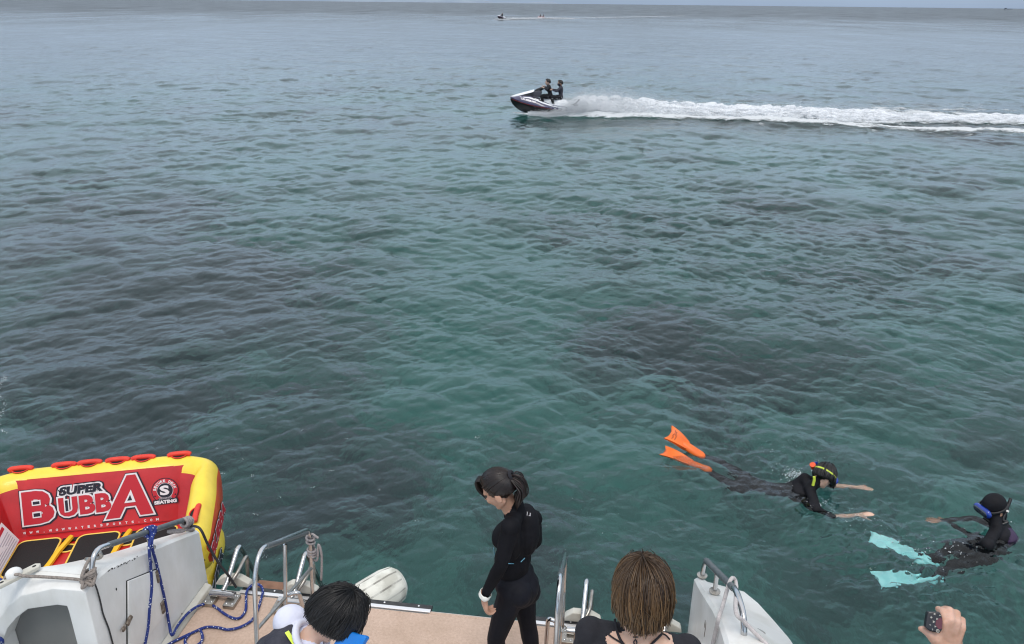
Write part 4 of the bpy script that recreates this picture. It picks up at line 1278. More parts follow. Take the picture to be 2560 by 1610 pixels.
# ------------------------------------------------ the woman in the black wetsuit on the platform
def standing_woman():
    Y = 3.40
    p = thing('person', V((-.02, Y, DKZ)), 'woman in black wetsuit with ponytail standing on the platform, looking down', 'person')
    F = Fig()
    f = V((-.80, .22, -.50)); u = V((-.52, .12, .84))
    hc = at_y(1247, 1221, Y - .02)
    J = dict(head=hc, neck=at_y(1288, 1276, Y), chest=at_y(1288, 1345, Y), waist=at_y(1282, 1405, Y), pelvis=at_y(1288, 1462, Y),
             shL=at_y(1276, 1318, Y - .13), shR=at_y(1332, 1298, Y + .13), elL=at_y(1254, 1410, Y - .20), elR=at_y(1340, 1352, Y + .18),
             wrL=at_y(1212, 1487, Y - .18), wrR=at_y(1296, 1388, Y + .20),
             hpL=at_y(1280, 1478, Y - .075), hpR=at_y(1304, 1472, Y + .085))
    # knees and ankles from anatomy: the left leg is a little forward (towards -x), both feet flat on the deck
    J['knL'] = V((J['hpL'].x - .085, J['hpL'].y + .01, DKZ + .44)); J['anL'] = V((J['hpL'].x - .07, J['hpL'].y, DKZ + .075))
    J['knR'] = V((J['hpR'].x + .035, J['hpR'].y - .02, DKZ + .44)); J['anR'] = V((J['hpR'].x + .09, J['hpR'].y - .01, DKZ + .075))
    J['toL'] = J['anL'] + V((-.15, .03, -.04)); J['toR'] = J['anR'] + V((-.15, .03, -.04))
    mt = dict(torso=1, uarm=1, farm=1, thigh=4, calf=4, foot=0, neck=0, hips=4)
    rv, up, fv = body(F, J, mt, k=.92, build=.90)
    F.cap(J['neck'] - up * .03, J['neck'] + up * .022 + (hc - J['neck']).normalized() * .01, .062, .053, 1, wgt=.006)     # high collar
    F.ell(J['chest'] + fv * .065 + up * .005, (rv * .10, fv * .058, up * .065), 1)
    F.ell(at_y(1315, 1325, Y + .03), (V((.075, 0, 0)), V((0, .12, 0)), V((0, 0, .15))), 1)
    F.ell(J['pelvis'] - fv * .045 - up * .01, (rv * .12, fv * .085, up * .10), 4)
    F.ell(J['waist'] + up * .02, (rv * .122, fv * .096, up * .13), 1)
    F.ell(J['waist'].lerp(J['pelvis'], .7), (rv * .140, fv * .104, up * .10), 4)
    head(F, hc, f, u, SK, .87, scalp=5)
    hand(F, J['wrL'] + (J['wrL'] - J['elL']).normalized() * .01, V((.06, .0, -1)), V((.9, .3, 0)), -1, 0, curl=42, k=.98)
    hand(F, J['wrR'] + (J['wrR'] - J['elR']).normalized() * .01, V((-.7, -.3, .1)), V((0, -1, -.2)), 1, 0, curl=30, k=.88)
    F.build('body', ['skin', 'lycra_black', 'lips', 'eye', 'neoprene_navy', 'hair_dark'], p, .0052, 7)
    # hair drawn back into a pony tail
    fn, un = f.normalized(), (u - f.normalized() * u.dot(f.normalized())).normalized(); rn = fn.cross(un)
    tie = hc - fn * .094 + un * .044
    mb = MB(); g = random.Random(4)
    hl_line = lambda q: 124 if q > .6 else (106 + 18 * max(0, q / .6) if q > -.1 else 54 + 52 * max(0, (1 + q) / .9) ** 1.2)
    c2 = hc + un * .020 - fn * .010; ra = (.0735, .0925, .0905)
    def surf(d, k=1.): return c2 + d * (k / V((d.dot(rn) / ra[0], d.dot(fn) / ra[1], d.dot(un) / ra[2])).length)
    # shell over the scalp (hair line above the ear, down to the nape)
    rs = []
    td = (tie - c2).normalized(); e1 = (un - td * un.dot(td)).normalized(); e2 = td.cross(e1)
    for i in range(10):
        row = []
        for j in range(40):
            az = 2 * math.pi * j / 40
            top = math.cos(az)                         # 1: over the crown to the forehead; -1: the nape
            emax = rad(hl_line(top))
            d = td * math.cos(emax * i / 9) + (e1 * math.cos(az) + e2 * math.sin(az)) * math.sin(emax * i / 9)
            row.append(surf(d, 1.0 + .008 * math.sin(j * 3.1)))
        rs.append(row)
    mb.rings(rs, caps=False, tone=.10)
    for i in range(330):
        az = g.uniform(0, 2 * math.pi); top = math.cos(az)
        emax = rad(hl_line(top)) * g.uniform(.8, 1.03)
        pts = []
        for j in range(9):
            a = emax * (1 - j / 8)
            d = td * math.cos(a) + (e1 * math.cos(az + .05 * math.sin(i)) + e2 * math.sin(az + .05 * math.sin(i))) * math.sin(a)
            pts.append(surf(d, 1.015 + .02 * g.random()))
        mb.tube(pts, [.002] + [.0045] * 7 + [.003], 4, tone=max(.02, g.gauss(.30, .2)))
    for i in range(26):                                 # loose fringe falling in front of the forehead
        s_ = g.uniform(-.6, .9)
        b0 = c2 + fn * .072 + un * .060 + rn * .035 * s_
        q_ = g.uniform(.75, 1.15)
        pts = spline([b0, b0 + fn * .026 * q_ + un * .006, b0 + fn * .042 * q_ - un * .028, b0 + fn * .040 * q_ - un * .065, b0 + fn * .018 * q_ - un * (.095 + .03 * g.random()) + rn * .012 * s_], 3)
        mb.tube(pts, [.0030] * (len(pts) - 2) + [.003, .001], 4, tone=max(.02, g.gauss(.2, .15)))
    for i in range(260):                                # the tail itself
        o1, o2 = g.gauss(0, .011), g.gauss(0, .011)
        sp_ = g.uniform(.85, 1.12)
        w_ = V((.70, -.05, 0)); z_ = V((0, 0, 1))
        P0 = tie + rn * o1 * .4 + un * o2 * .4
        pts = spline([P0, P0 + w_ * .026 - z_ * .006 + rn * o1 * .5, P0 + w_ * .056 * sp_ - z_ * (.026 - o2) + V((0, o1, 0)), P0 + w_ * .086 * sp_ - z_ * (.050 - o2) + V((o2 * .6, o1 * 1.5, 0)),
                      P0 + w_ * .084 * sp_ - z_ * .100 + V((o2 * 1.2, o1 * 1.6, 0)), P0 + w_ * (.056 + o2) - z_ * (.145 + .03 * g.random()) + V((0, o1 * 1.1, 0))], 3)
        mb.tube(pts, [.0038] * (len(pts) - 3) + [.0032, .0022, .0008], 4, tone=max(.02, g.gauss(.42, .25)))
    mb.build('hair', 'hair_dark', p, angle=180)
    MB().tube([tie - fn * .010 + (rn * math.cos(a) + un * math.sin(a)) * .019 for a in np.linspace(0, 2 * math.pi, 14, endpoint=False)], .010, 7, closed=True).build('hair_tie', 'cloth_black', p)
    # watch on the left wrist
    d = (J['wrL'] - J['elL']).normalized(); _, a1, a2 = basis(d, V((0, -1, 0)))
    wc = J['wrL'] - d * .004
    wt = MB().rings([[wc + d * o + (a1 * math.cos(a) * .034 + a2 * math.sin(a) * .031) * s_ for a in np.linspace(0, 2 * math.pi, 18, endpoint=False)] for o, s_ in ((-.013, .98), (-.011, 1.06), (.011, 1.06), (.013, .98))], caps=False).build('watch', 'plastic_white', p)
    MB().ell(wc + a1 * .034, (a2 * .018, d * .017, a1 * .007), nu=12, nv=6).build('dial', 'plastic_white', wt)
    # mark on the upper back, blue flashes on the rash vest hem
    bc = at_y(1322, 1287, Y - .02)
    n_ = (CAM - bc).normalized(); ux = rv * 0 + V((.95, .1, -.28)).normalized(); uy = V((.05, -.2, 1)).normalized()
    hit = F_surface(p, bc, n_)
    for pts in (((-.010, .014), (-.006, .014), (-.006, -.008), (.004, .0), (.004, .012), (.009, .009), (.009, -.004), (-.009, -.020)),):
        MB().prism([hit + n_ * .002 + ux * a * 1.15 + uy * b * 1.5 for a, b in pts], -n_ * .002).build('chest_mark', 'print_white', p, smooth=False)
    for (x0, y0, x1, y1, yy) in ((1302, 1405, 1312, 1395, -.1), (1236, 1386, 1234, 1370, 0), (1272, 1409, 1284, 1409, -.1)):
        a_, b_ = F_surface(p, at_y(x0, y0, Y + yy), None, True), F_surface(p, at_y(x1, y1, Y + yy), None, True)
        MB().tube([a_, b_], .0022, 6).build('hem_flash', 'light_blue', p)
    return p

def F_surface(root, pt, n, along=False):
    """the point of the body's surface on the line of sight through pt"""
    bo = next(o for o in C.objects if o.parent == root and o.name.startswith('body'))
    me = bo.data
    n_ = len(me.vertices); co = np.empty(n_ * 3, dtype=np.float32); me.vertices.foreach_get('co', co); co = co.reshape(-1, 3).astype(float)
    inv = np.array(FRAMES[bo.name].inverted()); co = co @ inv[:3, :3].T + inv[:3, 3]
    o = np.array(CAM); d = np.array((V(pt) - CAM).normalized())
    rel = co - o; t = rel @ d; dist = np.linalg.norm(rel - t[:, None] * d, axis=1)
    k = np.argsort(dist)[:40]; near = k[dist[k] < dist[k[0]] + .012]
    j = near[np.argmin(t[near])]
    return V(o + d * (t[j] - .002))
woman = standing_woman()

# ------------------------------------------------ the woman with the brown bob, seen from behind
def bob_woman():
    hc = at_d(1607, 1476, 2.52)
    base = V((hc.x, hc.y - .03, MAIN))
    p = thing('person', base, 'woman with short brown bob and black strappy top, seen from behind', 'person')
    F = Fig()
    f = V((.05, .97, -.22)); u = V((0, .22, .97))
    X, Yc, zc = hc.x, hc.y - .045, hc.z
    J = dict(head=hc, neck=V((X - .005, Yc + .005, zc - .150)), chest=V((X, Yc + .01, zc - .32)), waist=V((X, Yc - .01, zc - .56)), pelvis=V((X, Yc - .03, zc - .72)),
             shL=V((X - .160, Yc + .045, zc - .178)), shR=V((X + .155, Yc + .01, zc - .215)), elL=V((X - .215, Yc + .04, zc - .44)), elR=V((X + .205, Yc + .0, zc - .47)),
             wrL=V((X - .12, Yc + .22, zc - .50)), wrR=V((X + .12, Yc + .20, zc - .52)), hpL=V((X - .085, Yc - .03, zc - .76)), hpR=V((X + .085, Yc - .03, zc - .76)))
    fl = MAIN + .08
    J['knL'], J['knR'] = V((X - .10, Yc + .02, (zc - .76 + fl) / 2 + .03)), V((X + .10, Yc + .0, (zc - .76 + fl) / 2 + .03))
    J['anL'], J['anR'] = V((X - .11, Yc - .03, fl)), V((X + .11, Yc - .05, fl))
    J['toL'], J['toR'] = J['anL'] + V((-.02, .16, -.045)), J['anR'] + V((.02, .16, -.045))
    mt = dict(torso=1, uarm=1, farm=0, thigh=1, calf=0, foot=0, neck=0, shoulder=1)
    rv, up, fv = body(F, J, mt, k=.93, build=.93)
    # bare upper back and shoulders inside the wide neckline
    F.ell(J['neck'] + V((0, -.028, -.075)), (rv * .098, fv * .06, up * .095), 0, .012)
    F.cap(J['neck'] + V((-.075, .0, -.035)), J['neck'] + V((.075, -.02, -.035)), .043, .043, 0, wgt=.010)
    F.cap(J['neck'] + V((-.115, .01, -.06)), J['neck'] + V((-.155, .01, -.085)), .052, .054, 1, wgt=.012)
    F.cap(J['neck'] + V((.115, -.02, -.06)), J['neck'] + V((.155, -.02, -.085)), .052, .054, 1, wgt=.012)
    head(F, hc, f, u, SK, .95, scalp=4)
    hand(F, J['wrL'], V((.3, .8, -.5)), V((.6, -.3, -.2)), -1, 0, curl=30, k=.9)
    hand(F, J['wrR'], V((-.3, .8, -.5)), V((-.6, -.3, -.2)), 1, 0, curl=30, k=.9)
    F.build('body', ['skin_pale', 'cloth_black', 'lips', 'eye', 'hair_brown'], p, .0052, 7)
    def end(az): return 62 + 38 * (1 - math.cos(az)) / 2 + (14 if abs(az - math.pi) < 2.2 else 0)
    def hang(az):
        b = abs(az - math.pi)
        return .018 + .036 * max(0, math.cos(b * .62))
    hair('hair', p, hc + V((0, -.005, .0)), f, u, (.083, .100, .108), 3800, 'hair_brown', end, hang, lift=1.17, width=.0018, seed=12, whorl=(-.05, -.06), curl_in=.24, scatter=2.2, tmean=.33, tdev=.19)
    # straps: two thin crossing lines and two at the neck
    nk = J['neck']
    S_ = lambda px, py: F_surface(p, at_d(px, py, 2.44), None) - FWD * .002
    for pts, r in (([(1537, 1548), (1541, 1572), (1549, 1595), (1560, 1612), (1572, 1630)], .0042), ([(1517, 1582), (1534, 1595), (1552, 1606), (1568, 1622)], .0028),
                   ([(1656, 1582), (1645, 1594), (1632, 1606), (1618, 1622)], .0038), ([(1655, 1583), (1665, 1588), (1674, 1598)], .0028)):
        MB().tube(spline([S_(*q) for q in pts], 3), r, 6).build('strap', 'cloth_black', p)
    tt = [S_(*q) for q in ((1582, 1592), (1594, 1592), (1588, 1598), (1584, 1605), (1592, 1606), (1588, 1613))]
    MB().tube([tt[0], tt[1]], .0022, 5).build('tattoo', 'print_black', p)
    MB().tube(spline([tt[2], tt[3], tt[5], tt[4], tt[2]], 4), .0022, 5).build('tattoo', 'print_black', p)
    return p
bob_woman()

# ------------------------------------------------ the child in the life vest, head bent forward
def child():
    D = 2.86
    hc = at_d(842, 1532, D)
    p = thing('person', V((at_d(720, 1650, D).x + .05, at_d(720, 1650, D).y, MAIN)), 'black-haired child in dark life vest over white shirt, head bowed', 'person')
    F = Fig()
    f = V((.58, .20, -.79)); u = V((.72, .22, .66))
    nk = at_d(772, 1591, D + .02)
    X, Yc, zn = nk.x, nk.y, nk.z
    dr = V((.55, .05, .83)).normalized()
    J = dict(head=hc, neck=nk, chest=nk - dr * .16, waist=nk - dr * .33 + V((.02, 0, -.01)), pelvis=nk - dr * .42 + V((.06, 0, -.05)))
    sd2 = V((.50, -.86, .0)).normalized()          # towards the child's right shoulder (nearer the camera)
    J['shR'] = nk - dr * .055 + sd2 * .125; J['shL'] = nk - dr * .045 - sd2 * .130
    J['elR'] = J['shR'] + V((.10, -.03, -.20)); J['elL'] = J['shL'] + V((.10, .03, -.20))
    J['wrR'] = J['elR'] + V((.19, .03, -.02)); J['wrL'] = J['elL'] + V((.19, -.06, -.02))
    J['hpR'] = J['pelvis'] + sd2 * .07 + V((0, 0, -.03)); J['hpL'] = J['pelvis'] - sd2 * .07 + V((0, 0, -.03))
    fl = MAIN + .065
    for a, s in (('R', 1), ('L', -1)):
        h_ = J['hp' + a]
        J['kn' + a] = V((h_.x + .06, h_.y, (h_.z + fl) / 2 + .02)); J['an' + a] = V((h_.x - .01, h_.y + s * -.02, fl)); J['to' + a] = J['an' + a] + V((.13, 0, -.035))
    mt = dict(torso=1, uarm=1, farm=1, thigh=4, calf=0, foot=0, neck=0, hips=4)
    rv, up, fv = body(F, J, mt, k=.74, build=.76)
    for s in (1, -1):
        sh = J['sh' + ('R' if s > 0 else 'L')]
        F.ell(sh + V((-.01, 0, .0)), (rv * .068, fv * .068, up * .066), 1)
        F.cap(sh, sh + V((.05, 0, -.10)), .064, .056, 1)       # loose sleeve
    head(F, hc, f, u, SK, .90, scalp=5)
    hand(F, J['wrR'], V((.8, .45, .1)), V((.2, .5, .5)), 1, 0, curl=35, k=.72)
    hand(F, J['wrL'], V((.8, -.45, .1)), V((.2, -.5, .5)), -1, 0, curl=35, k=.72)
    F.build('body', ['skin_pale', 'cloth_white', 'lips', 'eye', 'neoprene_navy', 'hair_black'], p, .0052, 7)
    # collar of the shirt: a soft rolled band round the neck
    cdir = (hc - nk).normalized(); cdir = (dr * .75 + cdir * .25).normalized()
    _, a1, a2 = basis(cdir, sd2)
    cen = nk - dr * .006 + fv * .010
    MB().tube([cen + a1 * math.cos(t_) * .066 + a2 * math.sin(t_) * .066 - cdir * .006 * math.cos(2 * t_ + 1) for t_ in np.linspace(0, 2 * math.pi, 30, endpoint=False)], .0135, 10, closed=True).build('collar', 'cloth_white', p, angle=180)
    # life vest: thicker shell over the back and chest
    G = Fig()
    c1, c2 = J['chest'], J['waist']
    G.chain([nk - dr * .125, c1, c2, J['pelvis'] + dr * .03], [.120, .150, .148, .140], 0, fv, .86)
    G.cap(nk - dr * .045 + sd2 * .072 - fv * .02, c1 + sd2 * .085 - fv * .05, .036, .06, 0)
    G.cap(nk - dr * .045 - sd2 * .072 - fv * .02, c1 - sd2 * .085 - fv * .05, .036, .06, 0)
    G.ell(c1 - fv * .05, (rv * .12, fv * .075, up * .13), 0)
    v = G.build('life_vest', ['vest_dark'], p, .009, 3)
    # reflective flash down the back of the vest
    def VS(px, py):
        me = v.data; n_ = len(me.vertices); co = np.empty(n_ * 3, dtype=np.float32); me.vertices.foreach_get('co', co); co = co.reshape(-1, 3).astype(float)
        inv = np.array(FRAMES[v.name].inverted()); co = co @ inv[:3, :3].T + inv[:3, 3]
        o = np.array(CAM); d = np.array(ray(px, py).normalized()); rel = co - o; t = rel @ d; dist = np.linalg.norm(rel - t[:, None] * d, axis=1)
        k = np.argsort(dist)[:25]; near = k[dist[k] < dist[k[0]] + .012]; j = near[np.argmin(t[near])]
        return V(o + d * (t[j] - .006))
    a_ = [VS(*q) for q in ((712, 1582), (723, 1599), (733, 1614), (742, 1630))]; b_ = [VS(*q) for q in ((721, 1577), (731, 1593), (742, 1608), (752, 1624))]
    dn = FWD * .004
    mb = MB(); mb.rings([[a_[i], b_[i], b_[i] + dn, a_[i] + dn] for i in range(4)])
    mb.build('reflective_flash', 'vest_flash', p, angle=60)
    def end(az): return 78 + 22 * (1 - math.cos(az)) / 2
    def hang(az): return .035 + .015 * math.cos(az)
    hair('hair', p, hc, f, u, (.083, .098, .104), 3000, 'hair_black', end, hang, lift=1.13, width=.0018, seed=3, whorl=(-.30, .06), curl_in=.10, scatter=1.6, gravity=(-u * .9 + V((0, 0, -.35))).normalized(), length_jit=.3)
    # the blue foam board in the hands, below the face
    bq = [at_d(835, 1632, 2.80), at_d(832, 1612, 2.80), at_d(846, 1590, 2.81), at_d(868, 1574, 2.82), at_d(893, 1585, 2.80), at_d(912, 1588, 2.79), at_d(916, 1594, 2.785), at_d(908, 1605, 2.78), at_d(893, 1632, 2.76)]
    nrm = (bq[3] - bq[0]).cross(bq[6] - bq[0]).normalized()
    if nrm.z < 0: nrm = -nrm
    o = MB().prism(bq, -nrm * .028).build('foam_board', 'blue_foam', origin=bq[0], bevel=.006)
    tag(o, 'bright blue foam board held under the bowed face of the child', 'foam board')
child()

# ------------------------------------------------ the raised hand with the patterned phone case at the right
def filming_person():
    wr = at_d(2388, 1640, 2.62)
    p = thing('person', BW(1.52, -2.05, MAIN), 'person reaching a bare arm out to film, only the hand in view', 'person')
    F = Fig()
    P = lambda s, y, z: BW(s, y, z)
    J = dict(head=P(1.52, -2.38, 2.25), neck=P(1.52, -2.42, 2.06), chest=P(1.52, -2.42, 1.90), waist=P(1.5, -2.42, 1.70), pelvis=P(1.48, -2.42, 1.54),
             shL=P(1.34, -2.36, 2.00), shR=P(1.70, -2.38, 2.00), elL=P(1.22, -2.30, 1.74), wrL=P(1.30, -2.10, 1.62), hpL=P(1.39, -2.42, 1.50), hpR=P(1.57, -2.42, 1.50),
             knL=P(1.38, -2.38, 1.24), knR=P(1.58, -2.38, 1.24), anL=P(1.38, -2.44, .94), anR=P(1.58, -2.44, .94), toL=P(1.37, -2.28, .895), toR=P(1.59, -2.28, .895))
    J['wrR'] = wr; J['elR'] = wr + V((-.13, -.10, -.21))
    mt = dict(torso=1, uarm=1, farm=0, thigh=4, calf=4, foot=4, neck=0, hips=4)
    body(F, J, mt, k=.92, build=.92)
    head(F, J['head'], BY * 1.0 + V((0, 0, -.2)) + BX * .2, V((0, 0, 1)), SK, .93, scalp=5)
    hand(F, J['wrL'], BY + V((0, 0, -.3)), BX, -1, 0, curl=30, k=.9)
    # right hand, modelled finger by finger: back of the hand towards the camera, fingers wrapped over the case to the left
    D = 2.60
    H = lambda px, py, d=0.: at_d(px, py, D + d)
    m_ = 0
    F.chain([wr, H(2378, 1600, .0)], [.030, .036], m_, FWD, .72)
    kn_ = [H(2360, 1556, -.020), H(2375, 1550, -.024), H(2391, 1555, -.016), H(2403, 1568, -.002)]      # knuckles
    pip = [H(2358, 1529, .006), H(2375, 1525, .012), H(2392, 1532, .016), H(2405, 1550, .026)]
    dip = [H(2345, 1522, .040), H(2362, 1521, .045), H(2380, 1532, .048), H(2392, 1550, .050)]
    for i in range(4):
        F.chain([H(2374 + (i - 1.5) * 9, 1600, -.004), kn_[i]], [.020, .0165], m_)
        F.chain([kn_[i], pip[i], dip[i]], [.0150, .0125, .0105], m_)
    F.chain([dip[0], H(2346, 1523, .05)], [.0105, .009], m_)
    for i, q in enumerate([H(2347, 1524, .055), H(2352, 1528, .062), H(2362, 1540, .064), H(2372, 1556, .064)]):
        F.cap(dip[i], q, .0105, .0085, m_)
    F.ell(H(2362, 1580, -.004), (RGT * .040, UPV * .050, FWD * .022), m_)
    F.chain([H(2362, 1612, .0), H(2340, 1600, -.006), H(2322, 1582, -.004), H(2306, 1572, .0), H(2301, 1572, .004)], [.026, .021, .0155, .0115, .0095], m_)
    F.build('body', ['skin_hand', 'cloth_black', 'lips', 'eye', 'neoprene_navy', 'hair_black'], p, .0055, 3)
    def end(az): return 75 + 25 * (1 - math.cos(az)) / 2
    hair('hair', p, J['head'], BY, V((0, 0, 1)), (.084, .102, .106), 260, 'hair_black', end, lambda az: .03, lift=1.08, width=.008, seed=8)
    # the case: a small rounded box with a pale floral print, a red reflection painted on as a maroon patch
    c = [H(2320, 1529, -.020), H(2351, 1531, -.026), H(2357, 1545, -.028), H(2356, 1574, -.036), H(2350, 1584, -.038), H(2324, 1578, -.034), H(2313.5, 1569, -.032)]
    nrm = (c[1] - c[0]).cross(c[4] - c[0]).normalized()
    if nrm.dot(FWD) < 0: nrm = -nrm
    cs = MB().prism(c, nrm * .024).build('phone_case', 'case_black', origin=c[0], bevel=.005)
    tag(cs, 'small black case with pale floral print held in the raised hand', 'phone case')
    fc = -nrm
    ux = (c[1] - c[0]).normalized(); uy = fc.cross(ux).normalized()
    if uy.dot(UPV) < 0: uy = -uy
    o0 = sum((q for q in c), V()) / len(c)
    def Q(px, py):
        d = ray(px, py); k = (c[0] - CAM).dot(nrm) / d.dot(nrm)
        return CAM + d * k + fc * .0012
    mar = [Q(2340, 1549), Q(2353, 1543), Q(2356, 1552), Q(2355, 1572), Q(2346, 1573), Q(2338, 1562)]
    MB().prism(mar, nrm * .001).build('case_reflection', 'case_reflection_red', cs, smooth=False)
    def flower(px, py, r, k=4):
        q = Q(px, py) + fc * .001
        MB().add([q + (ux * math.cos(a) + uy * math.sin(a)) * r * (1 if i % 2 == 0 else .45) for i, a in enumerate(np.linspace(0, 2 * math.pi, 2 * k, endpoint=False))], [tuple(range(2 * k))]).build('print_mark', 'case_pale', cs, smooth=False)
    for px, py, r, k in ((2327.5, 1543, .0046, 4), (2336, 1534.5, .0046, 5), (2333.5, 1554, .0052, 3), (2323.5, 1562, .0052, 2), (2342, 1547, .0042, 3), (2337.5, 1566, .0040, 3), (2329, 1573, .0046, 5), (2349, 1538, .0038, 2)):
        flower(px, py, r, k)
    q = Q(2343.5, 1577) + fc * .001
    MB().tube([q + (ux * math.cos(a) + uy * math.sin(a)) * .0045 for a in np.linspace(0, 2 * math.pi, 16, endpoint=False)], .0012, 5, closed=True).build('print_mark', 'case_pale', cs)
    MB().ell(q, (ux * .0018, uy * .0018, fc * .0008), nu=8, nv=5).build('print_mark', 'case_pale', cs)
filming_person()

# ------------------------------------------------ the snorkellers in the water
def fin(parent, ank, dirv, nrm, ln, w0, w1, mat, name='fin'):
    d = V(dirv).normalized(); n = V(nrm); n = (n - d * n.dot(d)).normalized(); l = d.cross(n)
    mb = MB()
    mb.cap(ank - d * .06, ank + d * .13, .050, .046, n, .72)            # foot pocket
    a = ank + d * .10
    rows_ = []
    K = 9
    for i in range(K):
        t_ = i / (K - 1); w = w0 + (w1 - w0) * t_ ** .8
        th = .016 - .011 * t_
        c = a + d * ln * t_ + n * (.03 * math.sin(t_ * 2.4))
        tip = .035 * (1 if i == K - 1 else 0)
        row = []
        for q in (-1, -.86, -.5, 0, .5, .86, 1):
            e_ = c + l * w * q - d * (tip * (1 - abs(q)) * 1.2)
            row.append((e_, th * (1.7 if abs(q) > .8 else .7)))
        rows_.append([e_ + n * h for e_, h in row] + [e_ - n * h for e_, h in row[::-1]])
    mb.rings(rows_)
    return mb.build(name, mat, parent, angle=70), a, d, l, n

def snorkeller_orange():
    Pz = lambda x, y, z: at_z(x, y, z)
    p = thing('person', at_z(1900, 1225, 0), 'snorkeller in black suit with orange fins swimming face down', 'person')
    F = Fig()
    J = dict(head=Pz(2062, 1186, .13), neck=Pz(2030, 1222, -.01), chest=Pz(1988, 1238, -.13), waist=Pz(1915, 1238, -.18), pelvis=Pz(1862, 1228, -.20),
             shL=Pz(2012, 1196, .01), shR=Pz(2040, 1275, -.06), elL=Pz(2075, 1220, -.12), elR=Pz(2082, 1304, -.13), wrL=Pz(2142, 1224, -.085), wrR=Pz(2142, 1291, -.070),
             hpL=Pz(1855, 1209, -.21), hpR=Pz(1845, 1244, -.23), knL=Pz(1802, 1176, -.20), knR=Pz(1803, 1224, -.24), anL=Pz(1739, 1131, -.0), anR=Pz(1752, 1174, -.07))
    J['toL'] = Pz(1735, 1128, .02); J['toR'] = Pz(1752, 1176, -.03)
    mt = dict(torso=1, uarm=1, farm=1, thigh=1, calf=1, foot=0, neck=1, hips=1)
    Jb = {k: v for k, v in J.items() if k not in ('toL', 'toR')}
    rv, up, fv = body(F, Jb, mt, k=.92, build=.92)
    F.cap(J['elL'].lerp(J['wrL'], .25), J['wrL'], .036, .026, 0, wgt=.012)
    F.cap(J['elR'].lerp(J['wrR'], .25), J['wrR'], .037, .026, 0, wgt=.012)
    f = V((.55, .35, -.72)); u = V((.55, .55, .62))
    head(F, J['head'], f, u, SK, .95, scalp=4)
    hand(F, J['wrL'], J['wrL'] - J['elL'], V((0, 0, -1)), 1, 0, curl=8, k=.95)
    hand(F, J['wrR'], J['wrR'] - J['elR'], V((0, 0, -1)), -1, 0, curl=8, k=.95)
    F.build('body', ['skin_pale', 'neoprene', 'lips', 'eye', 'hair_black'], p, .009, 9)
    end = lambda az: 80 + 24 * (1 - math.cos(az)) / 2
    hair('hair', p, J['head'], f, u, (.086, .104, .108), 500, 'hair_black', end, lambda az: .05 + .04 * math.cos(az), lift=1.1, width=.0055, seed=21, scatter=1.3, length_jit=.4)
    # mask, strap and snorkel
    hd = J['head']; fn = f.normalized(); un = (u - fn * u.dot(fn)).normalized(); rn = fn.cross(un)
    k_ = MB().cap(hd + fn * .10 - rn * .055 + un * .005, hd + fn * .10 + rn * .055 + un * .005, .042, .042, fn, .6).build('mask', 'mask_blue', p)
    MB().cap(hd + fn * .118 - rn * .05 + un * .008, hd + fn * .118 + rn * .05 + un * .008, .032, .032, fn, .45).build('mask_lens', 'glass_dark', k_)
    MB().tube([hd + (fn * math.cos(a) * .112 + rn * math.sin(a) * .092) + un * .012 for a in np.linspace(0, 2 * math.pi, 24, endpoint=False)], [.0095] * 24, 6, closed=True).build('mask_strap', 'strap_lime', k_)
    sl = Pz(2035, 1196, .10)
    MB().tube([sl + V((-.012, -.03, -.055)), sl + V((-.008, -.03, .0)), sl + V((-.012, -.025, .035))], .013, 8).build('strap_tail', 'strap_lime', k_)
    st_ = Pz(2033, 1166, .165)
    sn = MB().tube(spline([hd + fn * .08 - un * .06 + rn * -.06, hd - rn * .095 + un * .0 + fn * .02, hd - rn * .10 + un * .07 - fn * .05, st_ + V((.02, .02, -.03)), st_], 4), .0135, 10).build('snorkel', 'mask_blue', k_)
    MB().tube([st_ + V((.010, .008, -.02)), st_ + V((-.012, -.008, .025))], [.024, .027], 12).build('snorkel_top', 'snorkel_orange', sn)
    # fins: the first clear of the water, the second just under the surface
    a1, b1 = J['anL'], Pz(1676, 1088, .13)
    f1, a_, d_, l_, n_ = fin(p, a1, b1 - a1, V((.15, -.55, .83)), (b1 - a1).length - .06, .042, .088, 'fin_orange')
    mk = MB()
    for i, pts in enumerate((((.60, -.055), (.60, .0), (.66, .01)), ((.60, .02), (.68, .02), (.68, .05), (.60, .055)), ((.74, -.05), (.70, -.02), (.76, -.01), (.72, .02)), ((.73, .035), (.77, .055), (.72, .065)))):
        L_ = (b1 - a1).length - .06
        o = MB().tube([a_ + d_ * L_ * t_ + l_ * w_ + n_ * (.03 * math.sin(t_ * 2.4) + .0085) for t_, w_ in pts], .0028, 5).build('pen_mark', 'print_black', f1)
    a2, b2 = J['anR'], Pz(1664, 1134, -.012)
    fin(p, a2, b2 - a2, V((.1, -.3, .95)), (b2 - a2).length - .06, .042, .072, 'fin_orange')
    return p
snorkeller_orange()

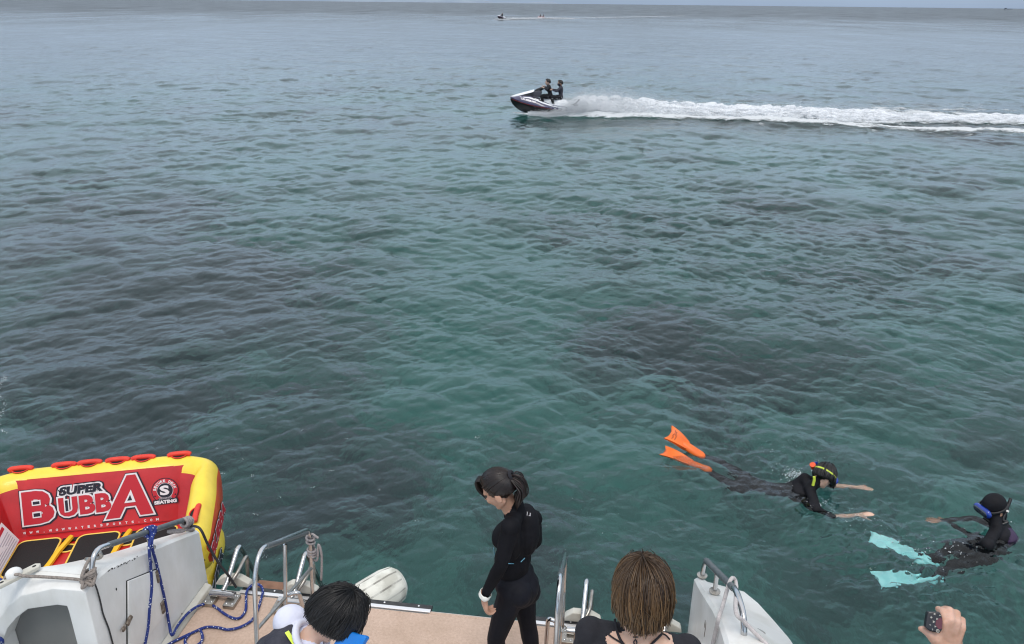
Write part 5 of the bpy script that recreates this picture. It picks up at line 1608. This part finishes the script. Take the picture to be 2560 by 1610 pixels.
def snorkeller_blue():
    Pz = lambda x, y, z: at_z(x, y, z)
    p = thing('person', at_z(2480, 1330, 0), 'snorkeller in black hood and purple suit with pale blue fins', 'person')
    F = Fig()
    hd = Pz(2482, 1268, .17)
    J = dict(head=hd, neck=Pz(2494, 1315, .06), chest=Pz(2500, 1362, -.13), waist=Pz(2490, 1394, -.30), pelvis=Pz(2462, 1408, -.40),
             shL=Pz(2468, 1362, .0), shR=Pz(2512, 1322, .0), elL=Pz(2418, 1352, -.17), elR=Pz(2425, 1308, -.14), wrL=Pz(2368, 1325, -.20), wrR=Pz(2352, 1306, -.075),
             hpL=Pz(2440, 1428, -.41), hpR=Pz(2440, 1395, -.39), knL=Pz(2375, 1445, -.32), knR=Pz(2370, 1405, -.30), anL=Pz(2312, 1474, -.25), anR=Pz(2304, 1422, -.24))
    mt = dict(torso=1, uarm=1, farm=1, thigh=1, calf=1, foot=0, neck=4, hips=1)
    rv, up, fv = body(F, J, mt, k=.95, build=.95)
    F.ell(J['chest'] + V((.03, .02, .06)), (V((.10, 0, 0)), V((0, .13, 0)), V((0, 0, .10))), 5, .01)
    f = V((-.90, -.20, -.28)); u = V((-.22, 0, .97))
    head(F, hd, f, u, SK, .95, scalp=4)
    fn = f.normalized(); un = (u - fn * u.dot(fn)).normalized(); rn = fn.cross(un)
    F.ell(hd + un * .022 - fn * .014, (rn * .088, fn * .103, un * .103), 4, .004)       # hood
    F.chain([hd - fn * .02 - un * .03, hd - fn * .035 - un * .10], [.086, .078], 4, wgt=.004)
    hand(F, J['wrR'], J['wrR'] - J['elR'] + V((-.05, 0, .02)), V((0, -.2, -1)), -1, 0, curl=12, k=1.0)
    hand(F, J['wrL'], J['wrL'] - J['elL'], V((0, .2, -1)), 1, 0, curl=25, k=.9)
    F.build('body', ['skin_tan', 'neoprene', 'lips', 'eye', 'neoprene', 'suit_purple'], p, .009, 9)
    k_ = MB().cap(hd + fn * .098 - rn * .052 + un * .008, hd + fn * .098 + rn * .052 + un * .008, .042, .042, fn, .7).build('mask', 'mask_blue', p)
    MB().cap(hd + fn * .120 - rn * .046 + un * .010, hd + fn * .120 + rn * .046 + un * .010, .031, .031, fn, .45).build('mask_lens', 'glass_dark', k_)
    MB().tube([hd + (fn * math.cos(a) * .110 + rn * math.sin(a) * .094) + un * .015 for a in np.linspace(0, 2 * math.pi, 24, endpoint=False)], .010, 6, closed=True).build('mask_strap', 'ski_black', k_)
    base = at_d(2507, 1300, (hd - CAM).dot(FWD) - .05)
    tip = at_d(2527, 1246, (hd - CAM).dot(FWD) - .02)
    sn = MB().tube(spline([hd + fn * .09 - un * .07, hd + fn * .05 - rn * .09 - un * .10, hd - fn * .04 - rn * .11 - un * .10, base, base.lerp(tip, .5), tip], 4), .0145, 10).build('snorkel', 'ski_black', k_)
    MB().tube([base.lerp(tip, .38), base.lerp(tip, .46)], .022, 10).build('snorkel_clip', 'plastic_white', sn)
    for an, (bx_, by_, bz_) in ((J['anR'], (2164, 1354, -.14)), (J['anL'], (2178, 1460, -.13))):
        b = Pz(bx_, by_, bz_)
        fin(p, an, b - an, V((0, -.45, .9)), (b - an).length - .10, .048, .080, 'fin_blue')
    return p
snorkeller_blue()

# ================================================================== JET SKIS
def jet_ski(pos, yaw, pitch, label, group, scale=1., small=False, roll_=0.):
    """local frame: x to the bow, y to port, z up"""
    r = thing('jet_ski', pos, label, 'jet ski', 0., group)
    Mx = Matrix.Translation(V(pos)) @ Matrix.Rotation(yaw, 4, 'Z') @ Matrix.Rotation(-pitch, 4, 'Y') @ Matrix.Rotation(roll_, 4, 'X') @ Matrix.Scale(scale, 4)
    G = lambda x, y, z: Mx @ V((x, y, z))
    def sec(x, pts): return [G(x, y, z) for y, z in pts]
    # black lower hull
    st = []
    for x, kz, cy, cz, gy, gz in ((-1.38, -.10, .46, -.02, .50, .20), (-.6, -.18, .50, -.02, .55, .23), (.1, -.20, .50, .02, .56, .27), (.6, -.18, .44, .07, .53, .32), (.95, -.10, .32, .13, .44, .37),
                                  (1.2, .02, .19, .20, .32, .41), (1.38, .18, .09, .28, .17, .445), (1.47, .34, .03, .37, .06, .46)):
        st.append(sec(x, [(-gy, gz), (-cy, cz), (-cy * .5, (kz + cz) * .5 - .02), (0, kz), (cy * .5, (kz + cz) * .5 - .02), (cy, cz), (gy, gz), (gy * .8, gz + .004), (-gy * .8, gz + .004)]))
    MB().rings(st).build('hull', 'ski_black', r, angle=35)
    # navy topsides from the gunwale inwards
    for sg in (-1, 1):
        top = []
        for x, gy, gz, iy, iz in ((-1.36, .50, .20, .36, .30), (-.9, .54, .22, .35, .36), (-.3, .57, .25, .33, .38), (.2, .565, .28, .31, .52), (.6, .535, .325, .28, .62), (.95, .445, .375, .22, .60), (1.2, .325, .415, .15, .545), (1.38, .175, .45, .08, .50), (1.48, .062, .465, .03, .475)):
            top.append(sec(x, [(sg * (gy + .012), gz - .03), (sg * (gy + .018), gz + .012), (sg * (gy * .55 + iy * .45), gz * .5 + iz * .5 + .03), (sg * iy, iz), (sg * iy * .8, iz - .06), (sg * gy * .9, gz - .05)]))
        MB().rings(top).build('side_panel', 'ski_navy', r, angle=50)
        # red pin stripe above the chine, white flash running back along the side
        MB().tube([G(x, sg * (gy + .010), gz - .045) for x, gy, gz in ((-1.2, .51, .205), (-.3, .565, .25), (.2, .565, .28), (.6, .535, .325), (.95, .445, .375), (1.2, .325, .415), (1.38, .19, .445))], .007 * scale, 6).build('stripe', 'ski_red', r)
        def sidept(x, t_):
            A = np.array(((-1.36, .50, .20, .36, .30), (-.9, .54, .22, .35, .36), (-.3, .57, .25, .33, .38), (.2, .565, .28, .31, .52), (.6, .535, .325, .28, .62), (.95, .445, .375, .22, .60), (1.2, .325, .415, .15, .545)))
            gy, gz, iy, iz = (np.interp(x, A[:, 0], A[:, i]) for i in (1, 2, 3, 4))
            a, b_, c = V((0, gy + .018, gz + .012)), V((0, gy * .55 + iy * .45, gz * .5 + iz * .5 + .03)), V((0, iy, iz))
            q = a.lerp(b_, t_ * 2) if t_ < .5 else b_.lerp(c, t_ * 2 - 1)
            return G(x, sg * (q.y + .006), q.z + .006)
        def strip(pairs, mat, nm):
            a = [sidept(x, t0) for x, t0, t1 in pairs]; b_ = [sidept(x, t1) for x, t0, t1 in pairs]
            inn = G(0, 0, 0) - G(0, sg * .012, .006)
            mb = MB(); mb.rings([[a[i], b_[i], b_[i] + inn, a[i] + inn] for i in range(len(a))])
            return mb.build(nm, mat, r, angle=50)
        strip(((1.05, .62, .74), (.6, .60, .80), (.25, .55, .90), (0, .42, .80), (-.4, .28, .46), (-.9, .22, .32), (-1.2, .16, .24)), 'ski_white', 'side_flash')
        strip(((.45, .80, .98), (.15, .76, 1.0), (-.05, .70, .86)), 'ski_black', 'vent')
        strip(((.38, .85, .93), (.16, .83, .93)), 'ski_white', 'vent_insert')
        if not small:
            o_ = sidept(.98 if sg > 0 else .30, .20); e_ = sidept(.30 if sg > 0 else .98, .16)
            u_ = (sidept(.64, .5) - sidept(.64, .1)).normalized()
            text('CRUISER HO', 'print_white', o_, (e_ - o_).normalized(), u_, (e_ - o_).length, .085, r, off=.05, lift=.022, shear=.1)
            # footwell edge in white behind the seat
    # hood: black cowl with white lid
    hood = []
    for x, w, z0, zt in ((1.46, .035, .44, .485), (1.2, .14, .50, .60), (.95, .20, .55, .69), (.7, .24, .58, .77), (.50, .26, .60, .83)):
        hood.append(sec(x, [(-w, z0), (-w * .9, zt - .05), (-w * .55, zt - .012), (0, zt), (w * .55, zt - .012), (w * .9, zt - .05), (w, z0)]))
    MB().rings(hood).build('cowl', 'ski_black', r, angle=50)
    lid = []
    for x, w, zt in ((1.49, .030, .482), (1.2, .135, .612), (.95, .19, .705), (.72, .225, .79), (.56, .235, .845), (.46, .22, .89)):
        lid.append(sec(x, [(-w, zt - .075), (-w * .62, zt - .012), (0, zt + .012), (w * .62, zt - .012), (w, zt - .075), (w * .6, zt - .05), (-w * .6, zt - .05)]))
    MB().rings(lid).build('hood', 'ski_white', r, angle=50)
    # console, steering pod and bars
    MB().prism([G(.50, -.17, z) if False else G(x, -.17, z) for x, z in ((.56, .62), (.52, .80), (.22, .88), (.10, .84), (.14, .60))], G(0, .34, 0) - G(0, 0, 0)).build('console', 'ski_grey', r, bevel=.02 * scale)
    pod = MB().cap(G(.34, 0, .84), G(.06, 0, 1.0), .085 * scale, .07 * scale).build('steering_pod', 'ski_black', r)
    MB().tube(spline([G(.02, -.36, .99), G(.06, -.2, 1.01), G(.10, 0, 1.0), G(.06, .2, 1.01), G(.02, .36, .99)], 4), .022 * scale, 8).build('handlebar', 'ski_black', pod)
    # seat, white lower body, stern deck
    seat = []
    for x, w, z in ((.16, .12, .60), (.0, .16, .58), (-.35, .17, .555), (-.62, .18, .585), (-.95, .19, .59), (-1.10, .17, .50)):
        seat.append(sec(x, [(-w * 1.3, .36), (-w, z - .06), (-w * .7, z), (w * .7, z), (w, z - .06), (w * 1.3, .36)]))
    MB().rings(seat).build('seat', 'ski_white', r, angle=50)
    MB().prism([G(x, -.40, z) for x, z in ((-.2, .30), (-.1, .37), (-1.30, .40), (-1.38, .34), (-1.36, .24))], G(0, .80, 0) - G(0, 0, 0)).build('stern_deck', 'ski_white', r, bevel=.02 * scale)
    MB().prism([G(x, -.34, z) for x, z in ((-1.22, .39), (-1.25, .44), (-1.55, .47), (-1.58, .40))], G(0, .68, 0) - G(0, 0, 0)).build('boarding_platform', 'ski_grey', r, bevel=.02 * scale)
    MB().tube(spline([G(-1.36, -.26, .44), G(-1.46, -.26, .54), G(-1.56, 0, .64), G(-1.46, .26, .54), G(-1.36, .26, .44)], 4), .028 * scale, 8).build('grab_handle', 'ski_grey', r)
    MB().tube([G(-1.36, 0, .06), G(-1.55, 0, .05)], .07 * scale, 10).build('jet_nozzle', 'ski_grey', r)
    return r, G

def rider(G, x, mats, label, seat_z=.60, grip=None, lean=.12, mask=False, sc_=1., voxel=.014, hm='hair_black', face=True, headturn=(0, 0), mid=None, knee=.24):
    """seated astride, facing +x of the ski frame G"""
    pos = G(x, 0, seat_z)
    p = thing('person', pos, label, 'person')
    F = Fig(); P = lambda a, b, c: G(x + a * .95, b * .95, seat_z + c * .89)
    J = dict(pelvis=P(0, 0, .10), waist=P(lean * .3, 0, .24), chest=P(lean * .75, 0, .42), neck=P(lean, 0, .60), head=P(lean + .05, 0, .76),
             shL=P(lean * .95, .185, .53), shR=P(lean * .95, -.185, .53),
             hpL=P(.05, .11, .07), hpR=P(.05, -.11, .07), knL=P(.05 + knee + .12, .27, .04), knR=P(.05 + knee + .12, -.27, .04), anL=P(knee, .33, -.34), anR=P(knee, -.33, -.34))
    J['toL'], J['toR'] = J['anL'] + (G(.15, 0, -.02) - G(0, 0, 0)), J['anR'] + (G(.15, 0, -.02) - G(0, 0, 0))
    if grip is not None:
        J['wrL'], J['wrR'] = G(*grip[0]), G(*grip[1])
    for a, s in (('L', 1), ('R', -1)):
        J['el' + a] = J['sh' + a].lerp(J['wr' + a], .5) + (G(-.02, s * .07, -.09) - G(0, 0, 0))
    mt = dict(torso=1, uarm=1, farm=1, thigh=4, calf=4, foot=0, neck=0, hips=4)
    if mid: mt['farm'] = mid
    rv, up, fv = body(F, J, mt, k=1.0, build=1.0)
    ff = (G(1, .0 + headturn[0], -.05 + headturn[1]) - G(0, 0, 0)).normalized(); uu = V((0, 0, 1))
    c, fn, un, rn = head(F, J['head'], ff, uu, SK, 1., face=face, scalp=5)
    for a, s in (('L', 1), ('R', -1)):
        d = (J['wr' + a] - J['el' + a])
        hand(F, J['wr' + a], d, -up, s, 0, curl=45, k=1.)
    if mask:
        F.ell(c + fn * .045 - un * .062, (rn * .068, fn * .066, un * .052), 6, .012)
    F.build('body', mats, p, voxel, 3)
    hair('hair', p, c, fn, un, (.082, .102, .106), 220, hm, lambda az: 62 + 40 * (1 - math.cos(az)) / 2, lambda az: .012, lift=1.06, width=.012, seed=5)
    return p

SKI = at_z(1356, 284, 0)
ski_yaw = math.atan2(-WD.y, -WD.x)
ski, G1 = jet_ski(SKI + V((0, 0, .10)), ski_yaw, rad(4.5), 'white and navy jet ski carrying two riders, bow lifted over spray', 'jet skis', .90)
rider(G1, -.29, ['skin_pale', 'cloth_black', 'lips', 'eye', 'neoprene', 'hair_black', 'print_black'], 'front rider in black steering the near jet ski, bare faced', grip=((.0, .33, 1.02), (.0, -.33, 1.02)), lean=.14, headturn=(.15, 0))
v2 = rider(G1, -.74, ['skin', 'vest_dark', 'lips', 'eye', 'neoprene', 'hair_black', 'print_black'], 'rear rider of the near jet ski in black face mask and dark vest', grip=((-.36, .20, .96), (-.36, -.20, .96)), lean=.04, mask=True, headturn=(.25, 0), mid=0, seat_z=.60)

far_pos = at_z(1254, 49.5, 0)
ski2, G2 = jet_ski(far_pos + V((0, 0, .30)), rad(222), rad(7), 'small distant jet ski with one rider towing an inflatable', 'jet skis', 1.0, small=True)
rider(G2, -.30, ['skin', 'cloth_black', 'lips', 'eye', 'neoprene', 'hair_black', 'print_black'], 'lone rider on the distant jet ski', grip=((.0, .33, 1.02), (.0, -.33, 1.02)), lean=.14, voxel=.03, face=False)
# the towed inflatable with two people, and the tow line
tp_ = at_z(1353, 47, 0)
inf = thing('towable_tube', tp_, 'pale pink towed inflatable far out on the water with two riders', 'towable tube')
MB().tube([tp_ + V((math.cos(a) * 1.0, math.sin(a) * .8, .25)) for a in np.linspace(0, 2 * math.pi, 20, endpoint=False)], .28, 10, closed=True).build('ring', 'inflatable_pink', inf)
MB().ell(tp_ + V((0, 0, .2)), (V((.9, 0, 0)), V((0, .7, 0)), V((0, 0, .15)))).build('floor', 'inflatable_pink', inf)
MB().tube([tp_ + V((-.9 + .0, .55, .5)), tp_ + V((0, .75, .62)), tp_ + V((.9, .55, .5))], .2, 10).build('backrest', 'inflatable_pink', inf)
G3 = lambda dx: (lambda x, y, z: tp_ + V((dx - x * .94 - y * .3, -x * .3 + y * .94, z)))
rider(G3(-.30), 0, ['skin', 'cloth_black', 'lips', 'eye', 'neoprene', 'hair_black', 'print_black'], 'left of the two people sitting on the distant towed inflatable', seat_z=.42, grip=((.4, .25, .5), (.4, -.25, .5)), lean=-.1, voxel=.03, face=False)
rider(G3(.62), 0, ['skin', 'vest_dark', 'lips', 'eye', 'neoprene', 'hair_black', 'print_black'], 'right of the two people sitting on the distant towed inflatable', seat_z=.42, grip=((.4, .25, .5), (.4, -.25, .5)), lean=-.1, voxel=.03, face=False)
tag(MB().tube([G2(-1.5, 0, .4), G2(-1.5, 0, .4).lerp(tp_, .5) + V((0, 0, .1)), tp_ + V((-1.1, 0, .3))], .02, 5).build('tow_rope', 'rope_dark', origin=tp_), 'thin tow rope between the distant jet ski and inflatable', 'rope')

# ================================================================== FOAM AND SPRAY
def drops(name, pts, sizes, label):
    """white water thrown up: thousands of small irregular tetrahedra, one mass"""
    g = np.random.default_rng(17); n = len(pts)
    base = np.array([[1, 1, 1], [-1, -1, 1], [-1, 1, -1], [1, -1, -1]]) * .6
    q = g.normal(size=(n, 4)); q /= np.linalg.norm(q, axis=1)[:, None]
    w, x, y, z = q.T
    R = np.stack([1 - 2 * (y * y + z * z), 2 * (x * y - z * w), 2 * (x * z + y * w), 2 * (x * y + z * w), 1 - 2 * (x * x + z * z), 2 * (y * z - x * w), 2 * (x * z - y * w), 2 * (y * z + x * w), 1 - 2 * (x * x + y * y)], 1).reshape(n, 3, 3)
    st = g.uniform(.6, 1.5, size=(n, 1, 3))
    vs = (np.einsum('nij,kj->nki', R, base) * st) * np.array(sizes)[:, None, None] + np.array(pts)[:, None, :]
    f = np.array([[0, 1, 2], [0, 3, 1], [0, 2, 3], [1, 3, 2]])
    fs = (f[None] + (np.arange(n) * 4)[:, None, None]).reshape(-1, 3)
    me = bpy.data.meshes.new(name)
    me.vertices.add(n * 4); me.vertices.foreach_set('co', vs.reshape(-1).astype(np.float32))
    me.loops.add(fs.size); me.loops.foreach_set('vertex_index', fs.astype(np.int32).ravel())
    me.polygons.add(len(fs)); me.polygons.foreach_set('loop_start', np.arange(0, fs.size, 3, dtype=np.int32)); me.polygons.foreach_set('loop_total', np.full(len(fs), 3, dtype=np.int32))
    me.update(calc_edges=True)
    o = finish(name, me, ['foam'], angle=180)
    return tag(o, label, kind='stuff')

def surf_z(x, y, sp):
    z, ox, oy = sea_height(np.asarray(x, float), np.asarray(y, float), np.full(np.shape(x), sp))
    return z

def vnoise(x, y, sc, seed): return fbm(x, y, sc, seed, 4)

# white water of the near wake: lumpy skins of froth, thin and holed where the foam is breaking up
m = bpy.data.materials.new('froth'); m.use_nodes = True
t = m.node_tree; t.nodes.clear(); N = t.nodes.new; L = t.links.new
mo = N('ShaderNodeOutputMaterial'); mixs = N('ShaderNodeMixShader'); tr = N('ShaderNodeBsdfTransparent')
df = N('ShaderNodeBsdfDiffuse'); df.inputs[0].default_value = (.86, .88, .91, 1); tl = N('ShaderNodeBsdfTranslucent'); tl.inputs[0].default_value = (.86, .88, .91, 1)
m2 = N('ShaderNodeMixShader'); m2.inputs[0].default_value = .35; L(df.outputs[0], m2.inputs[1]); L(tl.outputs[0], m2.inputs[2])
at_ = N('ShaderNodeAttribute'); at_.attribute_name = 'cover'
gp = N('ShaderNodeNewGeometry'); nz = N('ShaderNodeTexNoise'); nz.inputs['Scale'].default_value = 5.5; nz.inputs['Detail'].default_value = 7; nz.inputs['Roughness'].default_value = .72
mpw = N('ShaderNodeMapping'); mpw.vector_type = 'TEXTURE'; mpw.inputs['Rotation'].default_value = (0, 0, math.atan2(WD.y, WD.x)); mpw.inputs['Scale'].default_value = (2.2, .8, .8)
L(gp.outputs['Position'], mpw.inputs[0]); L(mpw.outputs[0], nz.inputs['Vector'])
a1 = N('ShaderNodeMath'); a1.operation = 'MULTIPLY_ADD'; a1.inputs[1].default_value = 2.2; a1.inputs[2].default_value = -1.1; L(nz.outputs['Fac'], a1.inputs[0])
a2 = N('ShaderNodeMath'); a2.operation = 'ADD'; L(a1.outputs[0], a2.inputs[0]); L(at_.outputs['Fac'], a2.inputs[1])
mr = N('ShaderNodeMapRange'); mr.inputs[1].default_value = .28; mr.inputs[2].default_value = .72; L(a2.outputs[0], mr.inputs[0])
L(mr.outputs[0], mixs.inputs[0]); L(tr.outputs[0], mixs.inputs[1]); L(m2.outputs[0], mixs.inputs[2]); L(mixs.outputs[0], mo.inputs['Surface'])
MATS['froth'] = m

ss = np.arange(-2.6, 32, .09); ns_ = np.arange(-3.4, 3.9, .075)
SS, NN = np.meshgrid(ss, ns_, indexing='ij')
X_ = WK0.x + WD.x * SS + WN.x * NN; Y_ = WK0.y + WD.y * SS + WN.y * NN
sp0 = np.maximum(SS, 0)
nz1 = vnoise(SS * .8, NN, 2.2, 31) + .8 * vnoise(SS, NN, 6.5, 32) + .5 * vnoise(SS, NN, 15., 33)
nz2 = vnoise(SS * .6, NN, 11., 37)
nu, wu = .45 + .050 * sp0, .80 + .020 * sp0
nl, wl_ = -.70 - .085 * sp0, .42 + .030 * sp0
up_b = 1.35 - ((NN - nu) / wu) ** 2
lo_b = 1.10 - ((NN - nl) / wl_) ** 2
mid_b = np.where((NN < nu) & (NN > nl), .75 - .065 * sp0 + .03 * np.maximum(sp0 - 11, 0) * 2, -2)
far_b = .55 - ((NN - (1.5 + .11 * sp0)) / .45) ** 2
near = 1.5 * np.exp(-((SS - .8) / 3.0) ** 2) * (1.15 - (NN / 1.25) ** 2)
dens = np.maximum(np.maximum(np.maximum(up_b, lo_b), np.maximum(mid_b, far_b)), near)
w0 = np.clip((SS + .2) / 1.8, 0, 1); w0 = w0 * w0 * (3 - 2 * w0)
dens = dens * w0 + (1.35 - (np.abs(NN + .05) / np.clip(.86 + .13 * SS, .3, 1.1)) ** 4 + np.minimum(SS, 0) * .30) * (1 - w0)
Zs = surf_z(X_.ravel(), Y_.ravel(), .15).reshape(X_.shape)
me_parts = []
mb_v, mb_f, mb_c = [], [], []
for lev, thr in ((0., 0.), (.40, .12), (.75, .30), (1.05, .48)):
    hump = (.37 * np.exp(-((SS - .7) / 2.2) ** 2) + .24 * np.exp(-((SS - 4.5) / 2.2) ** 2) + .17 * np.exp(-((SS - 8) / 3.) ** 2) + .09 * np.clip((SS - 6) / 4, 0, 1)) * np.clip(1.1 - ((NN - nu * .8) / (wu * .95)) ** 2, 0, 1)
    hump = hump * np.clip((SS + 1.5) / 1.2, 0, 1)
    Zf = Zs + .02 + np.clip(dens, 0, 1.1) * (.03 + .035 * np.clip(nz1 + .5, 0, 2)) + lev * hump * (1 + .20 * np.clip(nz1, -1.2, .6) + .12 * nz2) + .01 * lev
    cov = dens * (1.0 if lev == 0 else .92) * (1 - .012 * sp0) + .24 * nz1 + .16 * nz2 - thr * 1.15 - (0 if lev == 0 else np.where(hump < .05, 2, 0))
    kp = cov > -.35
    idx = np.arange(SS.size).reshape(SS.shape)
    kq = kp[:-1, :-1] & kp[1:, :-1] & kp[1:, 1:] & kp[:-1, 1:]
    qf = np.stack([idx[:-1, :-1], idx[1:, :-1], idx[1:, 1:], idx[:-1, 1:]], -1)[kq]
    used, inv_ = np.unique(qf, return_inverse=True)
    off_ = sum(len(q) for q in mb_v)
    mb_v.append(np.stack([X_.ravel(), Y_.ravel(), Zf.ravel()], 1)[used]); mb_c.append(cov.ravel()[used]); mb_f.append(inv_.reshape(-1, 4) + off_)
me = bpy.data.meshes.new('wake_foam'); me.from_pydata(np.concatenate(mb_v).tolist(), [], np.concatenate(mb_f).tolist())
at_ = me.attributes.new('cover', 'FLOAT', 'POINT'); at_.data.foreach_set('value', np.concatenate(mb_c).astype(np.float32))
o = finish('wake_foam', me, ['froth'], angle=180); tag(o, 'white foam wake trailing behind the near jet ski', kind='stuff')

g = np.random.default_rng(5)
pts, szs = [], []
def spray(n, sfun, nfun, hfun, s0, s1):
    s_ = sfun(n); nn_ = nfun(s_); x = WK0.x + WD.x * s_ + WN.x * nn_; y = WK0.y + WD.y * s_ + WN.y * nn_
    z = surf_z(x, y, .15) + hfun(s_, nn_)
    pts.append(np.stack([x, y, z], 1)); szs.append(g.uniform(s0, s1, n))
H_ = lambda s_: .12 + .62 * np.exp(-((s_ - 1.0) / 2.6) ** 2) + .22 * np.exp(-((s_ - 6) / 2.5) ** 2) + .20 * np.exp(-((s_ - 9) / 1.2) ** 2)
spray(42000, lambda n: g.gamma(2., 1.35, n) - .9, lambda s_: g.normal(.1, .45 + .03 * np.maximum(s_, 0), len(s_)), lambda s_, q: np.abs(g.normal(0, .40, len(s_))) * H_(s_) * 1.15 + .03, .005, .016)
spray(16000, lambda n: g.uniform(0, 14, n), lambda s_: .45 + .050 * s_ + g.normal(0, .35, len(s_)), lambda s_, q: np.abs(g.normal(0, .5, len(s_))) * H_(s_) + .10, .005, .015)
spray(6000, lambda n: g.uniform(2, 17, n), lambda s_: 1.4 + .11 * s_ + g.normal(0, .3, len(s_)), lambda s_, q: np.abs(g.normal(0, .20, len(s_))) + .02, .004, .013)
spray(16000, lambda n: g.normal(.0, .55, n), lambda s_: g.normal(.0, .42, len(s_)), lambda s_, q: np.abs(g.normal(0, .26, len(s_))) + .03, .005, .016)
spray(14000, lambda n: g.uniform(-1.9, .4, n), lambda s_: -.52 + g.normal(0, .15, len(s_)) - .10 * np.maximum(s_, 0), lambda s_, q: np.abs(g.normal(0, .15, len(s_))) * (1.5 + .6 * s_) * .9 + .02, .005, .015)
spray(4000, lambda n: g.uniform(-1.8, .4, n), lambda s_: .58 + g.normal(0, .16, len(s_)), lambda s_, q: np.abs(g.normal(0, .18, len(s_))) + .02, .005, .015)
spray(1500, lambda n: g.normal(2.0, 1.6, n), lambda s_: g.normal(.2, .8, len(s_)), lambda s_, q: np.abs(g.normal(.5, .3, len(s_))), .004, .010)
drops('wake_spray', np.concatenate(pts), np.concatenate(szs), 'white spray thrown up behind the near jet ski')

# wake of the distant jet ski and its tow
pts, szs = [], []
A, B_, C_ = far_pos, at_z(1395, 47.2, 0), at_z(1710, 40, 0)
for n, p0, p1, w, h, r0, r1 in ((1500, at_z(1243, 49.6, 0), A + V((1.5, 0, 0)), .5, .10, .03, .08), (6000, A + V((.8, -.3, 0)), tp_ - V((0, .8, 0)), .6, .20, .03, .09), (3500, tp_ + V((-.5, -.6, 0)), B_ + V((4, 0, 0)), .8, .18, .03, .09), (4000, B_, C_, .7, .05, .03, .08)):
    t_ = g.random(n) ** (1.0 if n != 4000 else 1.5); q = np.array(p0)[None] + (np.array(p1) - np.array(p0))[None] * t_[:, None]
    q[:, 1] += g.normal(0, w, n); q[:, 0] += g.normal(0, .4, n)
    q[:, 2] = np.abs(g.normal(0, h, n)) * (1 - .5 * t_) + .03
    pts.append(q); szs.append(g.uniform(r0, r1, n))
drops('distant_wake', np.concatenate(pts), np.concatenate(szs), 'thin white wake of the distant jet ski')

# splashes round the first snorkeller, sparkles near the second, foam flecks on the calm water
pts, szs = [], []
def splash(px, py, n, rx, h, r0, r1):
    c = at_z(px, py, .0)
    q = np.array(c)[None] + np.stack([g.normal(0, rx, n), g.normal(0, rx * .8, n), np.zeros(n)], 1)
    q[:, 2] = surf_z(q[:, 0], q[:, 1], .02) + np.abs(g.normal(0, h, n)) + .004
    pts.append(q); szs.append(g.uniform(r0, r1, n))
for a in ((1990, 1185, 170, .055, .03, .002, .008), (1975, 1180, 60, .10, .01, .002, .006), (2050, 1255, 45, .07, .012, .002, .006), (2130, 1290, 30, .10, .01, .002, .006), (1930, 1115, 20, .16, .004, .002, .005),
          (2010, 1120, 16, .2, .004, .002, .005), (2170, 1300, 20, .12, .008, .002, .006), (2280, 1360, 25, .12, .01, .002, .007), (2400, 1375, 22, .12, .01, .003, .008), (2330, 1400, 14, .1, .01, .002, .006), (2500, 1305, 14, .05, .02, .003, .008)):
    splash(*a)
drops('splash', np.concatenate(pts), np.concatenate(szs), 'white splash drops round the snorkellers')
pts, szs = [], []
for px, py in ((608, 1155), (556, 1187), (631, 1193), (665, 1402), (700, 1250), (640, 1290), (782, 1225), (1190, 1093), (1197, 1094), (870, 1100), (830, 1180), (560, 1345), (590, 1380), (655, 1455), (545, 1130), (760, 1080), (950, 1230), (1040, 1310)):
    splash(px, py, 5, .012, .001, .002, .0055)
for i in range(120):
    splash(g.uniform(300, 2500), g.uniform(850, 1500), 1, .01, .001, .0015, .004)
drops('foam_flecks', np.concatenate(pts), np.concatenate(szs), 'tiny foam flecks drifting on the water')
# thin lace of foam at the left edge of the picture
pts, szs = [], []
for i in range(200):
    t_ = g.random()
    c = at_z(3 + 9 * math.sin(t_ * 14) + g.normal(0, 3.5), 930 + t_ * 150, 0)
    pts.append(np.array([[c.x, c.y, 0]])); szs.append(g.uniform(.002, .006, 1))
q = np.concatenate(pts); q[:, 2] = surf_z(q[:, 0], q[:, 1], .03) + .004
drops('foam_lace', q, np.concatenate(szs), 'thin lace of foam on the water at the left edge')
